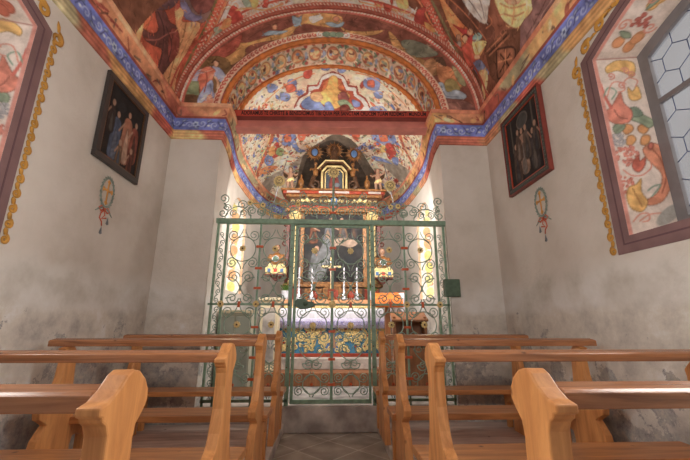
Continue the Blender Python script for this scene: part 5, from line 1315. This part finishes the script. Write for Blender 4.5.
# cupboard, cream stand, kneeling desk
cb=thing('sacristy_cupboard','grey-green panelled cupboard behind the screen under the left chancel window','cupboard',(-1.36,5.5,.24))
MB().box(-.23,.23,-.2,.2,.0,1.10).build('body',M['cup'],cb,.006); MB().box(-.25,.25,-.22,.22,1.10,1.14).build('top',M['cream'],cb,.006)
for s in (-1,1):
    d=MB().box(min(s*.01,s*.21),max(s*.01,s*.21),-.215,-.2,.08,1.05).build('door',M['cupd'],cb,.004); MB().ball((s*.035,-.225,.6),.013).build('knob',M['goldd'],d)
st=thing('cream_pedestal','cream painted upright pedestal between the cupboard and the altar','pedestal',(-1.0,6.16,.44))
MB().box(-.15,.15,-.12,.12,0,1.12).build('shaft',M['cream'],st,.008); MB().box(-.18,.18,-.15,.15,1.12,1.17).build('cap',M['cream'],st,.008); MB().box(-.18,.18,-.15,.15,0,.06).build('plinth',M['cream'],st,.008)
m=MB(); m.box(-.10,.10,-.127,-.119,.15,1.0); m.build('inset_panel',M['stone2'],st,.003)
pd=thing('kneeling_desk','brown wooden kneeling desk behind the screen under the right chancel window','desk',(1.17,5.35,.24),-.12)
MB().box(-.24,-.20,-.18,.18,0,1.05).build('side_panel',M['desk'],pd,.005); MB().box(.20,.24,-.18,.18,0,1.05).build('side_panel',M['desk'],pd,.005)
MB().box(-.20,.20,-.17,-.145,.0,.62).build('front_panel',M['desk'],pd,.004); MB().prism([(-.22,.98),(.20,1.10),(.20,1.13),(-.22,1.01)],-.26,.26,'x').build('book_board',M['desk'],pd,.005)
MB().box(-.20,.20,.13,.16,.55,1.0).build('back_panel',M['desk'],pd,.004)
wc=thing('folded_white_cloth','white cloth hanging on a stand between the lectern and kneeling desk','cloth',(1.2,6.3,.62))
m=MB(); vs=[]
for j in range(7):
    for i in range(13): vs.append((-.12+.24*i/12,.03*sin(i*1.3)*(j/6),1.1-.12*j))
m.add(vs,[(j*13+i,j*13+i+1,(j+1)*13+i+1,(j+1)*13+i) for j in range(6) for i in range(12)],True); q=m.build('hanging_cloth',M['white'],wc); q.modifiers.new('s','SOLIDIFY').thickness=.006
m=MB(); m.tube([(-.14,0.04,1.11),(.14,.04,1.11)],.01,6); m.tube([(0,.06,1.11),(0,.06,.0)],.014,6); m.box(-.12,.12,-.06,.18,0,.03); m.build('stand',M['desk'],wc)

# ------------------------------------------------------------------ pictures on the side walls
def picture(sg,y0,y1,z0,z1,label,kind):
    r=thing('framed_painting',label,'painting',(sg*(W2-.004),(y0+y1)/2,z0)); w=(y1-y0)/2; h=z1-z0
    r.rotation_euler=(0,0,0); X=lambda d:-sg*d
    def bx(m,d0,d1,a,b,c,e): m.box(min(X(d0),X(d1)),max(X(d0),X(d1)),a,b,c,e)
    m=MB(); fw=.06
    for a,b,c,e in ((-w,w,0,fw),(-w,w,h-fw,h),(-w,-w+fw,fw,h-fw),(w-fw,w,fw,h-fw)): bx(m,0,.04,a,b,c,e)
    m.build('frame',M['black'],r,.006)
    m=MB(); g=.012
    for a,b,c,e in ((-w+fw,w-fw,fw,fw+g),(-w+fw,w-fw,h-fw-g,h-fw),(-w+fw,-w+fw+g,fw,h-fw),(w-fw-g,w-fw,fw,h-fw)): bx(m,.0,.035,a,b,c,e)
    m.build('inner_fillet',M['redm'] if kind else M['goldd'],r)
    if kind:
        m=MB(); 
        for a,b,c,e in ((-w-.014,w+.014,-.014,0),(-w-.014,w+.014,h,h+.014),(-w-.014,-w,0,h),(w,w+.014,0,h)): bx(m,0,.046,a,b,c,e)
        m.build('red_rim',mat('dull red rim',(132,58,48),.5,0,.3),r)
        m=MB(); n=22
        for i in range(n):
            for zz in (.03,h-.03): m.ball((X(.042),-w+.03+(2*w-.06)*i/(n-1),zz),.008,.014,.010,6)
            for yy in (-w+.03,w-.03): m.ball((X(.042),yy,.03+(h-.06)*i/(n-1)),.008,.010,.014,6)
        m.build('carved_leaf_border',mat('grey green carving',(84,92,84),.5),r)
    cp=Canvas(-w+fw,w-fw,fw,h-fw,.009,(46,42,42)); rr=random
    for i in range(26): cp.ell(rr.uniform(-w,w),rr.uniform(0,h),.08,.05,rr.choice([(40,38,42),(60,48,42),(52,54,58)]),rr.random()*3,.6)
    if kind:
        cp.ell(-.02,h*.80,.12,.1,(84,84,84),0,.8,(120,110,100))
        for x in (-.22,.22): cp.line([(x,h*.5),(x,h*.93)],.03,(92,82,74))
    F=[(-.18,.12,.5,(70,62,64),(96,86,80)),(.02,.16,.58,(150,118,98),(120,110,104)),(.17,.1,.5,(84,64,56),(66,60,64)),(-.06,.3,.42,(96,80,70),(76,70,70)),(.1,.34,.4,(90,70,60),(120,104,92)),(-.24,.3,.36,(78,66,60),(60,58,62))] if kind else \
      [(-.12,.1,.55,(74,86,112),(92,100,120)),(.06,.14,.62,(170,108,80),(190,150,124)),(.2,.2,.5,(140,70,54),(92,60,50)),(-.22,.34,.36,(64,52,48),(84,76,72)),(.18,.05,.3,(110,60,48),(84,50,42)),(-.02,.05,.3,(120,92,70),(80,88,104))]
    for x,z,hh,c,c2 in F:
        cp.poly(spline([(x-hh*.14,z),(x-hh*.13,z+hh*.5),(x-hh*.09,z+hh*.76),(x+hh*.09,z+hh*.76),(x+hh*.15,z+hh*.45),(x+hh*.13,z)],True,4),c)
        cp.poly(spline([(x-hh*.05,z+.02),(x,z+hh*.6),(x+hh*.1,z+.02)],True,4),c2); cp.ell(x,z+hh*.86,.026,.036,(176,134,108)); cp.line([(x-hh*.1,z+hh*.65),(x-hh*.22,z+hh*.45)],.022,(170,128,104))
    cp.mesh('canvas',lambda Y,Z:np.stack([Y*0+X(.022),Y,Z],-1),k=1.0,parent=r,kind=None)
picture(-1,3.03,3.78,2.69,3.60,'dark framed religious painting hanging on the left wall','')
picture(1,3.14,3.93,2.69,3.66,'dark religious painting in a red rimmed frame on the right wall','k')
# painted consecration wreaths
def wreath(sg,y,z,label):
    r=thing('painted_wreath',label,'wall painting',(sg*(W2-.001),y,z)); X=-sg*.0035
    def flat(m):   # pigment layer, a few millimetres on the plaster
        m.v=[(-sg*(.0045+.22*a),b,c) for a,b,c in m.v]; return m
    def tb(m,pts,rs): m.tube([(0,a,b) for a,b in pts],rs,6)
    m=MB()
    for k in range(22):
        a=2*PI*k/22; c=(.095*cos(a),.15*sin(a)); t=(-.095*sin(a),.15*cos(a)); L=math.hypot(*t); t=(t[0]/L,t[1]/L)
        for s in (-1,1): tb(m,[c,(c[0]+t[0]*.03+s*t[1]*.018,c[1]+t[1]*.03-s*t[0]*.018)],[.011,.004])
    tb(m,[(.095*cos(k*PI/12),.15*sin(k*PI/12)) for k in range(25)],.011)
    for s in (-1,1):
        for k in range(3): tb(m,[(s*.02,-.15),(s*(.07+.03*k),-.16-.03*k)],[.01,.005])
    flat(m).build('green_garland',M['wgreen'],r)
    m=MB(); tb(m,[(0,-.10),(0,.10)],.012); tb(m,[(-.06,.02),(.06,.02)],.012)
    for p in ((0,.105),(0,-.105),(-.065,.02),(.065,.02)):
        for d in ((.012,.0),(-.012,0),(0,.012),(0,-.012)): m.ball((0,p[0]+d[0],p[1]+d[1]),.006,.014,.014,6)
    flat(m).build('orange_cross',M['worange'],r)
    m=MB()
    for s in (-1,1): tb(m,[(0,-.17),(s*.05,-.15),(s*.085,-.18),(s*.05,-.20),(0,-.175)],.009)
    tb(m,[(0,-.18),(-.04,-.22),(-.05,-.27),(-.01,-.30),(.0,-.34)],.009); tb(m,[(0,-.18),(.02,-.23),(-.02,-.27),(.05,-.25)],.008)
    flat(m).build('red_ribbon',M['wred'],r)
    m=MB()
    for p in ((.0,-.38),(.075,-.27)): m.prism([(p[0]-.024,p[1]-.035),(p[0]+.024,p[1]-.035),(p[0],p[1]+.04)],-.001,.001,'x'); m.ball((0,p[0],p[1]-.02),.005,.02,.025,6)
    flat(m).build('grey_tassel',mat('grey tassel paint',(120,124,128),.9),r)
wreath(-1,3.36,2.44,'faded painted wreath with cross and red ribbon on the left wall, below the painting')
wreath(1,3.42,2.43,'faded painted wreath with cross and red ribbon on the right wall, below the painting')

# ------------------------------------------------------------------ light
w=bpy.data.worlds.new('World'); SC.world=w; w.use_nodes=True; bg=w.node_tree.nodes['Background']; bg.inputs[0].default_value=(1,.95,.9,1); bg.inputs[1].default_value=.17
def area(name,loc,rot,sx,sy,e,c=(1,.96,.9)):
    l=bpy.data.lights.new(name,'AREA'); l.shape='RECTANGLE'; l.size=sx; l.size_y=sy; l.energy=e; l.color=c
    o=bpy.data.objects.new(name,l); COL.objects.link(o); o.location=loc; o.rotation_euler=rot; return o
def sun(name,d,e,ang,c=(1,.96,.9)):
    l=bpy.data.lights.new(name,'SUN'); l.energy=e; l.angle=math.radians(ang); l.color=c
    o=bpy.data.objects.new(name,l); COL.objects.link(o); o.rotation_euler=Vector(d).to_track_quat('-Z','Y').to_euler(); return o
sun('skylight from the right',(-1,-.35,-.45),12,70,(1,.98,.95))
sun('skylight from the left',(1,-.35,-.45),12,70,(1,.98,.95))
area('added vault fill',(0,-.4,2.3),Vector((0,.62,.78)).to_track_quat('-Z','Y').to_euler(),2.6,1.0,80,(1,.95,.88))  # added fill light out of view behind the camera, brightens the vault
area('added fill behind the tie beam',(0,5.06,4.12),Vector((0,.85,.5)).to_track_quat('-Z','Y').to_euler(),2.6,.08,8,(1,.93,.85))  # no real fitting: fill light added out of sight to lift the chancel vault
area('added altar fill left',(-1.0,4.95,3.2),(math.radians(68),0,math.radians(-20)),.5,.9,32)  # invented fill light, brightens the altar and chancel beyond the window light
area('added altar fill right',(1.0,4.95,3.2),(math.radians(68),0,math.radians(20)),.5,.9,32)  # matching added fill on the right, not a fitting of the chapel

# ------------------------------------------------------------------ camera
cam=bpy.data.cameras.new('Camera'); co=bpy.data.objects.new('Camera',cam); COL.objects.link(co); SC.camera=co
yaw,pit,rol=[math.radians(a) for a in (2.4,14.8,.1)]
f=Vector((sin(yaw)*cos(pit),cos(yaw)*cos(pit),sin(pit))); r0=Vector((cos(yaw),-sin(yaw),0)); u0=r0.cross(f)
r_=cos(rol)*r0+sin(rol)*u0; u_=-sin(rol)*r0+cos(rol)*u0
co.matrix_world=Matrix(((r_.x,u_.x,-f.x,0),(r_.y,u_.y,-f.y,0),(r_.z,u_.z,-f.z,1.2),(0,0,0,1)))
cam.sensor_width=36; cam.lens=36*352/690; cam.clip_start=.02
SC.view_settings.view_transform='Standard'; SC.view_settings.look='None'; SC.view_settings.exposure=0.52; SC.view_settings.gamma=1; SC.view_settings.use_curve_mapping=False
SC.cycles.max_bounces=8; SC.cycles.diffuse_bounces=5
SC.cycles.sample_clamp_indirect=6
